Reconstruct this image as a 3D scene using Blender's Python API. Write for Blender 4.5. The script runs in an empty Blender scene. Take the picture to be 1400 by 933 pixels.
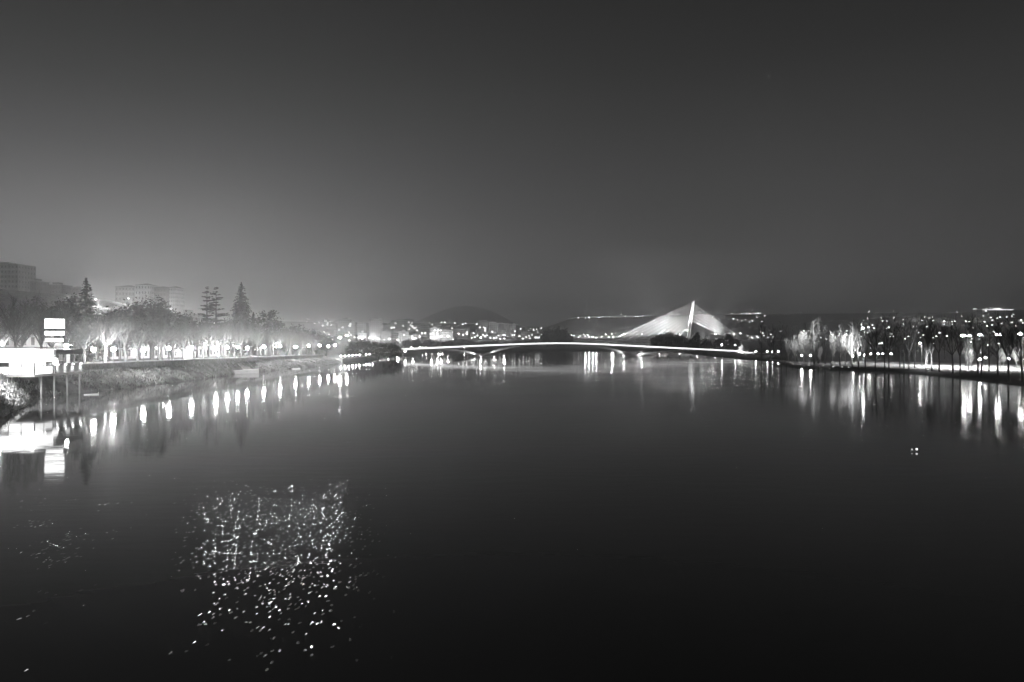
import bpy, math, random
from mathutils import Vector, Matrix
R = math.radians
rnd = random.Random(7)
sc = bpy.context.scene
COL = sc.collection

# ------------------------------------------------------------------ camera, sky, exposure
CAMZ, F, CX, CY = 11.6, 933.0, 700.0, 468.0      # eye height above the water, focal length in photo pixels
cam = bpy.data.objects.new('camera', bpy.data.cameras.new('camera'))
COL.objects.link(cam)
cam.data.sensor_width = 36.0
cam.data.lens = 24.0
cam.data.clip_start = 0.1
cam.data.clip_end = 12000
cam.location = (0, 0, CAMZ)
cam.rotation_euler = (R(90.09), 0, 0)
sc.camera = cam

sc.view_settings.view_transform = 'Standard'
sc.view_settings.look = 'None'
sc.view_settings.exposure = 0.0
sc.view_settings.gamma = 1.0
sc.view_settings.use_curve_mapping = False
sc.render.engine = 'CYCLES'
cy = sc.cycles
cy.use_denoising = True
try:
    cy.denoiser = 'OPENIMAGEDENOISE'
except Exception:
    pass
cy.max_bounces = 6
cy.diffuse_bounces = 2
cy.glossy_bounces = 3
cy.volume_bounces = 0
cy.transparent_max_bounces = 8
cy.sample_clamp_indirect = 150.0
cy.sample_clamp_direct = 200.0
cy.denoising_input_passes = 'RGB_ALBEDO_NORMAL'
cy.denoising_prefilter = 'ACCURATE'
cy.use_light_tree = True
cy.use_adaptive_sampling = False
cy.caustics_reflective = False
cy.caustics_refractive = False

world = bpy.data.worlds.new('World')
sc.world = world
world.use_nodes = True
wn, wl = world.node_tree.nodes, world.node_tree.links
bg = wn['Background']
tc = wn.new('ShaderNodeTexCoord')
sep = wn.new('ShaderNodeSeparateXYZ')
wl.new(tc.outputs['Generated'], sep.inputs[0])

def wmath(op, a, b=None, clamp=False):
    n = wn.new('ShaderNodeMath'); n.operation = op; n.use_clamp = clamp
    for i, v in enumerate((a, b)):
        if v is None: continue
        if isinstance(v, (int, float)): n.inputs[i].default_value = v
        else: wl.new(v, n.inputs[i])
    return n.outputs[0]

def wramp(src, stops):
    n = wn.new('ShaderNodeValToRGB'); e = n.color_ramp.elements
    n.color_ramp.interpolation = 'EASE' if len(stops) < 3 else 'LINEAR'
    while len(e) > 1: e.remove(e[-1])
    e[0].position = stops[0][0]; e[0].color = (stops[0][1],) * 3 + (1,)
    for p, v in stops[1:]:
        q = e.new(p); q.color = (v, v, v, 1)
    wl.new(src, n.inputs[0])
    return n.outputs[0]

zabs = wmath('ABSOLUTE', sep.outputs[2])
base_sky = wramp(zabs, [(0, .165), (.06, .138), (.12, .100), (.18, .076), (.28, .050), (.37, .032), (.45, .0225), (.6, .016), (1, .011)])
dot = wn.new('ShaderNodeVectorMath'); dot.operation = 'DOT_PRODUCT'
wl.new(tc.outputs['Generated'], dot.inputs[0]); dot.inputs[1].default_value = (-.75, .66, .04)
town = wmath('POWER', wmath('MAXIMUM', dot.outputs['Value'], 0.0), 7.0)
glow = wmath('MULTIPLY', wmath('MULTIPLY', town, wramp(zabs, [(0, 1.1), (.1, .98), (.17, .56), (.24, .17), (.32, .02), (.40, 0)])), .225)
nz = wn.new('ShaderNodeTexNoise'); nz.inputs['Scale'].default_value = 2.2; nz.inputs['Detail'].default_value = 3
wl.new(tc.outputs['Generated'], nz.inputs['Vector'])
cloudy = wmath('ADD', wmath('MULTIPLY', nz.outputs[0], .16), .92)
away = wramp(wmath('MAXIMUM', dot.outputs['Value'], 0.0), [(0, .78), (.3, .88), (.66, 1.0), (1, 1.04)])
wl.new(wmath('MULTIPLY', wmath('ADD', wmath('MULTIPLY', base_sky, away), glow), cloudy), bg.inputs['Color'])
bg.inputs['Strength'].default_value = 1.0

HAZE_DENSITY, HAZE_G = 0.0006, 0.72

# ------------------------------------------------------------------ helpers
def tag(o, label=None, cat=None, group=None, kind=None):
    if label: o['label'] = label
    if cat: o['category'] = cat
    if group: o['group'] = group
    if kind: o['kind'] = kind
    return o

def empty(name, loc=(0, 0, 0), rz=0.0, label=None, cat=None, group=None):
    o = bpy.data.objects.new(name, None)
    COL.objects.link(o); o.location = loc; o.rotation_euler = (0, 0, rz)
    o.empty_display_size = .3
    return tag(o, label, cat, group)

def inst(name, mesh, parent=None, loc=(0, 0, 0), rz=0.0, scale=None):
    o = bpy.data.objects.new(name, mesh)
    COL.objects.link(o); o.location = loc; o.rotation_euler = (0, 0, rz)
    if scale: o.scale = scale if hasattr(scale, '__len__') else (scale,) * 3
    if parent: o.parent = parent
    return o

def copy_tree(root, loc, rz=0.0, scale=None, **kw):
    r = root.copy(); COL.objects.link(r); r.location = loc; r.rotation_euler = (0, 0, rz)
    if scale: r.scale = scale if hasattr(scale, '__len__') else (scale,) * 3
    tag(r, **kw)
    for ch in root.children:
        c = ch.copy(); COL.objects.link(c); c.parent = r
        for g in ch.children:
            d = g.copy(); COL.objects.link(d); d.parent = c
    return r

class MB:
    def __init__(s): s.v = []; s.f = []
    def add(s, vs, fs):
        n = len(s.v); s.v += [tuple(v) for v in vs]; s.f += [tuple(i + n for i in f) for f in fs]; return s
    def box(s, x0, x1, y0, y1, z0, z1):
        return s.add([(x0,y0,z0),(x1,y0,z0),(x1,y1,z0),(x0,y1,z0),(x0,y0,z1),(x1,y0,z1),(x1,y1,z1),(x0,y1,z1)],
                     [(0,3,2,1),(4,5,6,7),(0,1,5,4),(1,2,6,5),(2,3,7,6),(3,0,4,7)])
    def tube(s, a, b, r0, r1, n=5, cap=True):
        a, b = Vector(a), Vector(b); d = (b - a)
        if d.length < 1e-6: return s
        d.normalize()
        u = d.cross(Vector((0, 0, 1)) if abs(d.z) < .9 else Vector((1, 0, 0))).normalized(); w = d.cross(u)
        vs = []
        for c, r in ((a, r0), (b, r1)):
            for k in range(n):
                t = 2 * math.pi * k / n
                vs.append(c + u * (r * math.cos(t)) + w * (r * math.sin(t)))
        fs = [(k, (k + 1) % n, n + (k + 1) % n, n + k) for k in range(n)]
        if cap: fs += [tuple(range(n - 1, -1, -1)), tuple(range(n, 2 * n))]
        return s.add(vs, fs)
    def lathe(s, prof, n=10, c=(0, 0, 0)):
        vs, fs = [], []
        for r, z in prof:
            for k in range(n):
                t = 2 * math.pi * k / n
                vs.append((c[0] + r * math.cos(t), c[1] + r * math.sin(t), c[2] + z))
        for i in range(len(prof) - 1):
            for k in range(n):
                fs.append((i*n+k, i*n+(k+1) % n, (i+1)*n+(k+1) % n, (i+1)*n+k))
        fs += [tuple(range(n - 1, -1, -1)), tuple(range((len(prof)-1)*n, len(prof)*n))]
        return s.add(vs, fs)
    def ball(s, c, r, n=10, m=6, sz=1.0):
        return s.lathe([(max(r * math.sin(math.pi * i / m), r * .02), -r * sz * math.cos(math.pi * i / m)) for i in range(m + 1)], n, c)
    def mesh(s, name, mat, smooth=False):
        me = bpy.data.meshes.new(name); me.from_pydata(s.v, [], s.f); me.update()
        if mat: me.materials.append(mat)
        if smooth: me.polygons.foreach_set('use_smooth', [True] * len(me.polygons))
        return me
    def obj(s, name, mat, parent=None, smooth=False, **kw):
        return inst(name, s.mesh(name, mat, smooth), parent, **kw)

ONES = 'zeroth first second third fourth fifth sixth seventh eighth ninth tenth eleventh twelfth thirteenth fourteenth fifteenth sixteenth seventeenth eighteenth nineteenth'.split()
TENS = {2: ('twentieth', 'twenty'), 3: ('thirtieth', 'thirty'), 4: ('fortieth', 'forty'), 5: ('fiftieth', 'fifty'), 6: ('sixtieth', 'sixty'), 7: ('seventieth', 'seventy'), 8: ('eightieth', 'eighty'), 9: ('ninetieth', 'ninety')}
def ordw(n):
    if n < 20: return ONES[n]
    t, o = divmod(n, 10)
    return TENS[t][0] if o == 0 else TENS[t][1] + '-' + ONES[o]

def interp(x, xs, ys):
    if x <= xs[0]: return ys[0]
    for i in range(len(xs) - 1):
        if x <= xs[i + 1]:
            t = (x - xs[i]) / (xs[i + 1] - xs[i]); return ys[i] + t * (ys[i + 1] - ys[i])
    return ys[-1]
def sstep(t):
    t = min(1, max(0, t)); return t * t * (3 - 2 * t)

# ------------------------------------------------------------------ materials (the photograph is black and white: greys)
def new_mat(name):
    m = bpy.data.materials.new(name); m.use_nodes = True
    return m, m.node_tree.nodes, m.node_tree.links, m.node_tree.nodes['Principled BSDF']

def grey(name, v, rough=.8, var=.25, scale=1.0, bump=0.0, metallic=0.0, detail=4):
    m, n, l, p = new_mat(name)
    tc = n.new('ShaderNodeTexCoord')
    t = n.new('ShaderNodeTexNoise'); t.inputs['Scale'].default_value = scale; t.inputs['Detail'].default_value = detail
    l.new(tc.outputs['Object'], t.inputs['Vector'])
    mr = n.new('ShaderNodeMapRange')
    mr.inputs['From Min'].default_value = .3; mr.inputs['From Max'].default_value = .7
    mr.inputs['To Min'].default_value = v * (1 - var); mr.inputs['To Max'].default_value = min(.9, v * (1 + var))
    l.new(t.outputs[0], mr.inputs['Value']); l.new(mr.outputs[0], p.inputs['Base Color'])
    p.inputs['Roughness'].default_value = rough; p.inputs['Metallic'].default_value = metallic
    if bump:
        b = n.new('ShaderNodeBump'); b.inputs['Strength'].default_value = 1; b.inputs['Distance'].default_value = bump
        l.new(t.outputs[0], b.inputs['Height']); l.new(b.outputs[0], p.inputs['Normal'])
    return m

def glowing(name, strength, v=1.0, sample=False):
    m, n, l, p = new_mat(name)
    p.inputs['Base Color'].default_value = (.7, .7, .7, 1)
    p.inputs['Emission Color'].default_value = (v, v, v, 1)
    p.inputs['Emission Strength'].default_value = strength
    m.cycles.emission_sampling = 'AUTO' if sample else 'NONE'
    return m

M = dict(
    bark=grey('bark_grey', .07, .9, .45, 3.0, .03),
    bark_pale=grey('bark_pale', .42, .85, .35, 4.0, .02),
    twig=grey('twig_grey', .05, .9, .3, 1.0),
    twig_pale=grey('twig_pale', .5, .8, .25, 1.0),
    needle=grey('needle_dark', .045, .8, .45, .6),
    leaf=grey('leaf_dark', .055, .7, .5, .5),
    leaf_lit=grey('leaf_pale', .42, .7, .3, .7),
    bank=grey('bank_grass_and_stone', .13, .95, .75, .45, .15, detail=8),
    lawn=grey('lawn', .07, .95, .4, .3, .04, detail=6),
    hill=grey('hill_scrub', .05, .95, .5, .03),
    paving=grey('paving', .34, .85, .2, .6, .01, detail=8),
    asphalt=grey('asphalt', .06, .85, .25, .8),
    stone=grey('stone_wall', .24, .9, .35, 1.2, .04, detail=8),
    concrete=grey('concrete', .42, .8, .15, .4, .01, detail=8),
    plaster=grey('plaster_pale', .55, .85, .15, .15, detail=6),
    plaster2=grey('plaster_grey', .38, .85, .18, .15, detail=6),
    plaster3=grey('plaster_dark', .24, .85, .2, .15, detail=6),
    roof=grey('roof_tile', .13, .85, .3, .8, .03),
    glass=grey('window_dark', .03, .15, .2, 1.0),
    hazed_window=grey('hazed_window', .16, .8, .2, 1.0),  # paler window tone puts haze fading into the colour
    metal=grey('pole_metal', .12, .5, .2, 2.0, metallic=.6),
    white=grey('white_paint', .75, .5, .08, 1.0),
    dark=grey('dark_paint', .05, .5, .3, 1.0),
    cable=grey('cable_sheath', .8, .5, .05, .1),
    canvas=grey('canvas', .6, .9, .1, .8),
    lamp=glowing('lamp_glass', 60.0),
    lamp_promenade=glowing('lamp_glass_promenade', 250.0),
    lamp_dim=glowing('lamp_glass_dim', 14.0),
    lamp_hot=glowing('lamp_glass_hot', 150.0),
    window_lit=glowing('window_lit', 7.0),
    shop=glowing('shop_window', 3.0),
    fascia=glowing('fascia_backlit', 2.2, sample=True),
    panel=glowing('panel_glow', 1.3),  # glow stands in for lamplight on parapet panels; also on pavilion and sign
    sign=glowing('sign_backlit', 3.5, sample=True),
    led=glowing('handrail_light', 1.9, sample=True),
)

FAR_LEVELS = [15, 30, 60, 120, 250, 500, 1000, 2000]
for q in FAR_LEVELS: M['far%d' % q] = glowing('lamp_far_%d' % q, float(q))

def water_mat():
    m, n, l, p = new_mat('river_water')
    p.inputs['Base Color'].default_value = (.07, .07, .07, 1)
    p.inputs['IOR'].default_value = 1.333
    geo = n.new('ShaderNodeNewGeometry')
    sp = n.new('ShaderNodeSeparateXYZ'); l.new(geo.outputs['Position'], sp.inputs[0])
    def mth(op, a, b=None, clamp=False):
        q = n.new('ShaderNodeMath'); q.operation = op; q.use_clamp = clamp
        for i, v in enumerate((a, b)):
            if v is None: continue
            if isinstance(v, (int, float)): q.inputs[i].default_value = v
            else: l.new(v, q.inputs[i])
        return q.outputs[0]
    def rng(v, a, b, c, d):
        q = n.new('ShaderNodeMapRange'); q.interpolation_type = 'SMOOTHSTEP'
        for k, w in zip(('From Min', 'From Max', 'To Min', 'To Max'), (a, b, c, d)): q.inputs[k].default_value = w
        l.new(v, q.inputs['Value']); return q.outputs[0]
    def noise(scale, sx=1, sy=1, det=2, rough=.5, rot=0):
        mp = n.new('ShaderNodeMapping'); mp.vector_type = 'TEXTURE' if False else 'POINT'; mp.inputs['Rotation'].default_value = (0, 0, R(rot)); mp.inputs['Scale'].default_value = (sx, sy, 1); l.new(geo.outputs['Position'], mp.inputs['Vector'])
        t = n.new('ShaderNodeTexNoise'); t.inputs['Scale'].default_value = scale; t.inputs['Detail'].default_value = det; t.inputs['Roughness'].default_value = rough
        l.new(mp.outputs[0], t.inputs['Vector']); return t.outputs[0]
    # breeze: calm under the town bank, rougher towards the park, in long cross-river patches
    patch = noise(.02, .35, 1.6, 4)
    rx = rng(sp.outputs[0], -60, 110, .045, .105)
    rr = mth('MULTIPLY', rx, rng(patch, .32, .68, .7, 1.35))
    # short ripples close to the bridge the picture is taken from
    near = mth('MULTIPLY', rng(mth('ADD', sp.outputs[1], mth('MULTIPLY', noise(.12, 1, 1, 2), 14.0)), 50, 68, 1, 0), rng(sp.outputs[1], 21, 36, .1, 1))
    def along(k):   # distance from a line that runs out from the bridge pier
        return mth('ADD', sp.outputs[0], mth('MULTIPLY', sp.outputs[1], k))
    main = mth('MULTIPLY', rng(along(.455), -2.6, 2.4, 0, 1), rng(along(.225), -3.5, 3, 1, 0))
    side = mth('MULTIPLY', mth('MULTIPLY', rng(along(.70), -2, 1, 0, 1), rng(along(.56), -2, 1, 1, 0)), rng(noise(.11, 1, .7, 2), .45, .56, 0, .75))
    gust = mth('MULTIPLY', mth('MAXIMUM', main, side), rng(noise(.3, 1, .6, 3), .3, .62, .5, 1))
    ruffled = mth('MULTIPLY', near, gust)
    l.new(mth('ADD', rr, mth('MULTIPLY', ruffled, .075)), p.inputs['Roughness'])
    # the ruffle itself: a mosaic of small tilted wavelet faces, steeper along the river than across it
    mp = n.new('ShaderNodeMapping'); mp.inputs['Scale'].default_value = (12.5, 5.4, 1); l.new(geo.outputs['Position'], mp.inputs['Vector'])
    vo = n.new('ShaderNodeTexVoronoi'); vo.voronoi_dimensions = '2D'; vo.inputs['Scale'].default_value = 1.0; l.new(mp.outputs[0], vo.inputs['Vector'])
    vc = n.new('ShaderNodeSeparateColor'); l.new(vo.outputs['Color'], vc.inputs[0])
    tilted = mth('LESS_THAN', vc.outputs[2], mth('MULTIPLY', mth('POWER', ruffled, 1.4), .16))
    nv = n.new('ShaderNodeCombineXYZ'); nv.inputs[2].default_value = 1.0
    l.new(mth('MULTIPLY', tilted, mth('MULTIPLY', mth('SUBTRACT', vc.outputs[0], .5), .012)), nv.inputs[0])
    l.new(mth('MULTIPLY', tilted, mth('MULTIPLY', mth('ADD', mth('MULTIPLY', vc.outputs[1], .20), .045), 1.0)), nv.inputs[1])
    nn = n.new('ShaderNodeVectorMath'); nn.operation = 'NORMALIZE'; l.new(nv.outputs[0], nn.inputs[0])
    h2 = noise(.5, .5, 1.5, 2)
    b2 = n.new('ShaderNodeBump'); b2.inputs['Strength'].default_value = 1
    l.new(rng(sp.outputs[1], 60, 420, .008, .002), b2.inputs['Distance']); l.new(h2, b2.inputs['Height']); l.new(nn.outputs[0], b2.inputs['Normal'])
    l.new(b2.outputs[0], p.inputs['Normal'])
    return m

# ------------------------------------------------------------------ lie of the land
BL = ([0, 60, 106, 122, 133, 138, 146, 152, 165, 200, 235, 250, 262, 280, 300, 330, 360, 376, 384, 392, 470, 560, 700, 850, 890],
      [-60, -70, -79, -86.5, -93.2, -100, -100.5, -99, -96.5, -97, -98.5, -101, -100.5, -97, -95, -92, -92, -94, -99, -99, -92, -93, -95, -92, -80])
BR = ([0, 120, 150, 183, 250, 373, 492, 560, 700, 850, 890], [112, 124, 130, 137, 150, 160, 158, 166, 178, 185, 180])
def XL(y): return interp(y, *BL)
def XR(y): return interp(y, *BR)
def zprom(y): return interp(y, [0, 120, 173, 360, 376, 392, 900], [6.6, 6.6, 6.2, 4.8, 4.6, 2.4, 3.0])
def Hfar(x, y):
    amp = interp(x, [-1400, -700, -390, -60, 60, 200, 500, 675, 1050, 2600], [62, 58, 52, 48, 24, 13, 20, 52, 78, 95])
    h = 2.6 + amp * sstep((y - 890) / 620)
    # the park side rises earlier
    h = max(h, 2.0 + 60 * sstep((x - 330) / 700) * sstep((y - 420) / 900))
    ridge = interp(x, [-3000, -600, -200, 120, 220, 900, 3000], [60, 50, 50, 62, 98, 108, 125]) * math.exp(-((y - 2350) / 380) ** 2)
    hill = 118 * math.exp(-abs((x + 198) / (198 if x < -198 else 246)) ** 2.0) * math.exp(-((y - 2850) / 330) ** 2)
    return max(h, ridge) + hill * .93
def Hleft(x, y):
    A = interp(y, [0, 300, 430, 500, 560, 680, 900, 1200], [30, 38, 40, 43, 38, 27, 22, 10])
    return zprom(y) + A * sstep((-x - 152) / 170) * (1 + .55 * sstep((-x - 320) / 220))
def H(x, y):
    f = Hfar(x, y)
    if y < 890:
        if x < 0: return max(Hleft(x, y), 0)
        return max(1.25 if x < XR(y) + 60 else 1.25, f if x > 260 else interp(y, [560, 890], [1.25, 2.6]))
    if x < -150: return max(Hleft(x, y) if y < 1200 else 0, f)
    return f
def PX(px, py, d):
    return Vector(((px - CX) / F * d, d, CAMZ - (py - CY) / F * d))
def land(px, py, off, d0=420, d1=3400):
    d = d0; best = None
    while d < d1:
        p = PX(px, py, d); g = p.z - (H(p.x, d) + off)
        if best is None or g < best[0]: best = (g, d)
        if g <= 0: break
        d += 6
    d = best[1]; p = PX(px, py, d); p.z = H(p.x, d)
    return p
def foot(px, py, z=1.25):
    d = (CAMZ - z) * F / (py - CY); return Vector(((px - CX) / F * d, d, z))

def structure(name, verts, faces, mat, smooth=True):
    me = bpy.data.meshes.new(name); me.from_pydata(verts, [], faces); me.update(); me.materials.append(mat)
    if smooth: me.polygons.foreach_set('use_smooth', [True] * len(me.polygons))
    return tag(inst(name, me), kind='structure')
def grid_faces(nr, nc, flip=False):
    fs = []
    for i in range(nr - 1):
        for j in range(nc - 1):
            a = (i*nc+j, i*nc+j+1, (i+1)*nc+j+1, (i+1)*nc+j)
            fs.append(a[::-1] if flip else a)
    return fs

# water
structure('river_water', [(-3100, -140, 0), (3100, -140, 0), (3100, 4100, 0), (-3100, 4100, 0)], [(0, 1, 2, 3)], water_mat(), False)

def wob(x, y, s):
    return math.sin(x * 1.7 * s + 1.3 * math.sin(y * .9 * s)) * math.sin(y * 1.3 * s + .7 * math.cos(x * 1.1 * s)) + .5 * math.sin(x * 3.9 * s + y * 2.7 * s) * math.cos(y * 4.3 * s)
# left bank: slope, promenade level, hillside, in one lofted sheet
ys = [20 + 10 * i for i in range(8)] + [100 + 1.0 * i for i in range(300)] + [400 + 10 * i for i in range(50)]
rows = []
def wall_x(y): return interp(y, [0, 106, 122, 133, 140, 9999], [-70, -90, -97, -102, -104, -104])
for y in ys:
    xw, zp, wx = XL(y), zprom(y), wall_x(y)
    walled = 133 <= y <= 377
    ztop = zp - 1.5 if walled else zp - .1
    row = [(xw + 1.5, y, -1.5)]
    for k in range(15):
        t = k / 14
        x = xw + (wx + .25 - xw) * t
        z = -.35 + (ztop + .35) * (t ** .8)
        amp = .32 * math.sin(math.pi * min(1, t * 1.02))
        if y > 100: z += amp * wob(x, y, 1.0) + amp * .6 * wob(x + 9, y * 1.3, 2.3) + rnd.uniform(-.12, .12) * amp * 3
        row.append((x, y, z))
    row.append((wx - .25, y, ztop if walled else zp - .06))
    row.append((wx - .45, y, zp - .06))
    for dx in (6, 14, 24, 32, 40, 48): row.append((wx - dx, y, Hleft(wx - dx, y) if dx > 30 else zp - .06))
    for x in (-165, -180, -200, -225, -250, -280, -310, -345, -400, -520, -800, -1500, -3000):
        row.append((x, y, Hleft(x, y) + (1.2 * wob(x, y, .05))))
    rows.append(row)
structure('left_riverbank', [p for r in rows for p in r], grid_faces(len(rows), len(rows[0]), True), M['bank'])
# right bank: low kerb of earth, park lawn, rising ground
ys = [40 + 4 * i for i in range(120)] + [520 + 10 * i for i in range(38)]
rows = []
for y in ys:
    xw = XR(y); row = []
    for dx, z in ((-1.5, -1.5), (0, -.15), (.5, .25), (1.3, .55), (2.4, .8), (4, 1.05), (7, 1.2), (12, 1.25), (20, 1.25), (35, 1.25), (60, 1.25), (90, 1.25)):
        z2 = z if dx > 12 else z + (.07 * wob(xw + dx, y, .8) if dx > 0 else 0)
        row.append((xw + dx, y, z2))
    for x in (300, 340, 380, 430, 500, 600, 720, 850, 1000, 1300, 1800, 2400, 3000): row.append((x, y, H(x, y)))
    rows.append(row)
structure('park_lawn', [p for r in rows for p in r], grid_faces(len(rows), len(rows[0])), M['lawn'])
# land beyond the bend of the river
ys = [888, 889, 893, 900, 910] + [925 + 20 * i for i in range(60)] + [2140 + 40 * i for i in range(30)] + [3400, 3700, 4000]
xs = [-3000 + 200 * i for i in range(9)] + [-1300 + 30 * i for i in range(102)] + [1850, 2100, 2400, 3000]
rows = []
for y in ys:
    rows.append([(x, y, (-1.5 if y < 888.5 else .2 if y < 890 else 1.6 if y < 895 else H(x, y) + (.4 * wob(x, y, .03) if y > 930 else 0))) for x in xs])
structure('far_hills', [p for r in rows for p in r], grid_faces(len(rows), len(rows[0])), M['hill'])

# promenade paving and avenue on the left bank
def strip(name, mat, x0, x1, y0, y1, dz, step=6):
    vs = []; n = int((y1 - y0) / step) + 1
    for i in range(n):
        y = y0 + (y1 - y0) * i / (n - 1); z = zprom(y) - .06 + dz
        vs += [(x0, y, z), (x1, y, z)]
    return structure(name, vs, [(2*i, 2*i+1, 2*i+3, 2*i+2) for i in range(n - 1)], mat, False)
strip('promenade_pavement', M['paving'], -117.0, -104.5, 140, 384, .03)
strip('avenue_road', M['asphalt'], -130.0, -117.3, 140, 384, .012)
strip('avenue_pavement', M['paving'], -137.0, -130.2, 140, 384, .12)
# paved floor of the riverside park
pl = [foot(1136, 500.5), foot(1180, 502), foot(1240, 504.5), foot(1300, 506), foot(1360, 507), foot(1450, 509.5),
      foot(1450, 500), foot(1360, 498.6), foot(1300, 496.5), foot(1240, 495), foot(1180, 494), foot(1136, 494)]
structure('park_path', [(p.x, p.y, 1.262) for p in pl], [tuple(range(len(pl)))], M['concrete'], False)
pl = [foot(1052, 493.2), foot(1090, 498.0), foot(1150, 501.5), foot(1150, 498.6), foot(1090, 494.6), foot(1052, 491.0)]
structure('sandy_path', [(p.x, p.y, 1.258) for p in pl], [tuple(range(len(pl)))], M['paving'], False)

# ------------------------------------------------------------------ haze
hz = MB().box(-3050, 3050, -120, 4050, -6, 178)
mh = bpy.data.materials.new('haze'); mh.use_nodes = True
for q in list(mh.node_tree.nodes):
    if q.type != 'OUTPUT_MATERIAL': mh.node_tree.nodes.remove(q)
pv = mh.node_tree.nodes.new('ShaderNodeVolumePrincipled')
pv.inputs['Color'].default_value = (.92, .92, .92, 1)
pv.inputs['Density'].default_value = HAZE_DENSITY
pv.inputs['Anisotropy'].default_value = HAZE_G
mh.node_tree.links.new(pv.outputs[0], mh.node_tree.nodes['Material Output'].inputs['Volume'])
tag(hz.obj('haze', mh), 'thin pale night haze over the river', 'haze', kind='stuff')

# ------------------------------------------------------------------ lamps
def light(parent, loc, power, radius=.3, kind='POINT', aim=None, angle=60, blend=.5):
    d = bpy.data.lights.new('light', kind); d.energy = power; d.shadow_soft_size = radius
    d.color = (1, 1, 1)
    o = bpy.data.objects.new('light', d); COL.objects.link(o); o.location = loc
    if kind == 'SPOT':
        d.spot_size = R(angle); d.spot_blend = blend
        v = Vector(aim) - Vector(loc); o.rotation_euler = v.to_track_quat('-Z', 'Y').to_euler()
    if parent: o.parent = parent
    return o

def lamp_mesh(kind, h):
    """pole and head meshes of one lamp kind"""
    pole, head = MB(), MB()
    if kind == 'globe':
        pole.lathe([(.16, 0), (.16, .25), (.07, .5), (.055, h - .25), (.14, h - .2), (.14, h - .14)], 8)
        head.ball((0, 0, h + .12), .27, 12, 8)
    elif kind == 'arm':
        pole.lathe([(.14, 0), (.12, .8), (.06, h - .3), (.05, h)], 6)
        pole.tube((0, 0, h - .1), (-.9, -.3, h + .15), .05, .04, 5)
        head.lathe([(.10, -.16), (.34, -.08), (.36, .04), (.16, .16)], 8, (-1.05, -.35, h + .1))
    return pole.mesh('pole', M['metal'], True), head
_cache = {}; LAST = [None]
def lamp(name, p, kind, h, headmat, label, cat, group=None, head_r=1.0, power=0, rz=0.0, radius=None):
    key = (kind, round(h, 1), headmat, round(head_r, 1))
    if key not in _cache:
        pm, hd = lamp_mesh(kind, h)
        if head_r != 1.0:
            c = Vector((0, 0, h + .12)) if kind == 'globe' else Vector((-1.05, -.35, h + .1))
            hd.v = [tuple(c + (Vector(v) - c) * head_r) for v in hd.v]
        _cache[key] = (pm, hd.mesh('lamp_head', M[headmat], True))
    e = empty(name, p, rz, label, cat, group); LAST[0] = e
    inst('pole', _cache[key][0], e); inst('lamp_head', _cache[key][1], e)
    if power:
        c = (0, 0, h + .12) if kind == 'globe' else (-1.05, -.35, h + .05)
        light(e, c, power, radius or (.27 if kind == 'globe' else .36) * head_r + .06)
    return e

# promenade lanterns along the river wall
PROM = [(128, .5), (155, 2.6), (196, .6), (231, .4), (262, .5), (295, 2.8), (311, .5), (325, .4), (338, 1.3), (361, 1.1), (383, 1.8), (404, 1.1), (422, 1.1), (437, 1.1), (449, .9), (458, .6)]
for i, (px, s) in enumerate(PROM):
    x = -106.2; d = x * F / (px - CX)
    h = 9.75 - zprom(d) - .12 - (.5 if i % 3 == 2 else 0)
    lamp('promenade_lamp', (x, d, zprom(d) - .06), 'globe', round(h, 1), 'lamp_promenade' if s > .8 else 'lamp_hot',
         'globe lamp on the promenade above the river wall, %s from the café' % ordw(i + 1), 'lamp', 'globe lamps along the promenade', head_r=1.9, power=52000 * s)
# a second line of lamps across the avenue
for i, d in enumerate([150, 176, 204, 232, 262, 292, 322, 352, 380]):
    lamp('avenue_lamp', (-131.5, d, zprom(d) + .06), 'globe', 4.6, 'lamp', 'globe lamp before the avenue house fronts, %s from the café' % ordw(i + 1), 'lamp', 'globe lamps along the avenue', power=14000)
lamp('bank_lamp', (-99.0, 131.5, zprom(131) - .05), 'globe', 3.2, 'lamp_hot', 'bright globe lamp on the bank at the far left edge', 'lamp', power=16000)
lamp('bank_lamp', (-91.8, 112.0, zprom(112) - .05), 'globe', 3.4, 'lamp_hot', 'globe lamp on the near bank, unseen beyond the left edge', 'lamp', power=1500)
light(LAST[0], (.2, .2, 3.1), 60000, .2, 'SPOT', (6.5, 12, -4.5), 95, .6)  # aimed spot added at this unseen lamp to brighten the bank slope
lamp('terrace_lamp', (-101.5, 155.5, zprom(155) - .06), 'globe', 4.4, 'lamp_hot', 'large globe lamp just behind the café terrace roof', 'lamp', head_r=1.6, power=6000)
p = PX(467, 462, 470); lamp('floodlight_mast', (p.x, p.y, H(p.x, p.y)), 'arm', p.z - H(p.x, p.y), 'lamp_hot', 'tall floodlight mast at the end of the promenade', 'lamp mast', head_r=2.8, power=60000)
p = PX(476.5, 459.5, 520); lamp('floodlight_mast', (p.x, p.y, H(p.x, p.y)), 'arm', p.z - H(p.x, p.y), 'lamp_hot', 'second floodlight mast just beyond the end of the promenade', 'lamp mast', head_r=2.2, power=30000)

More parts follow.
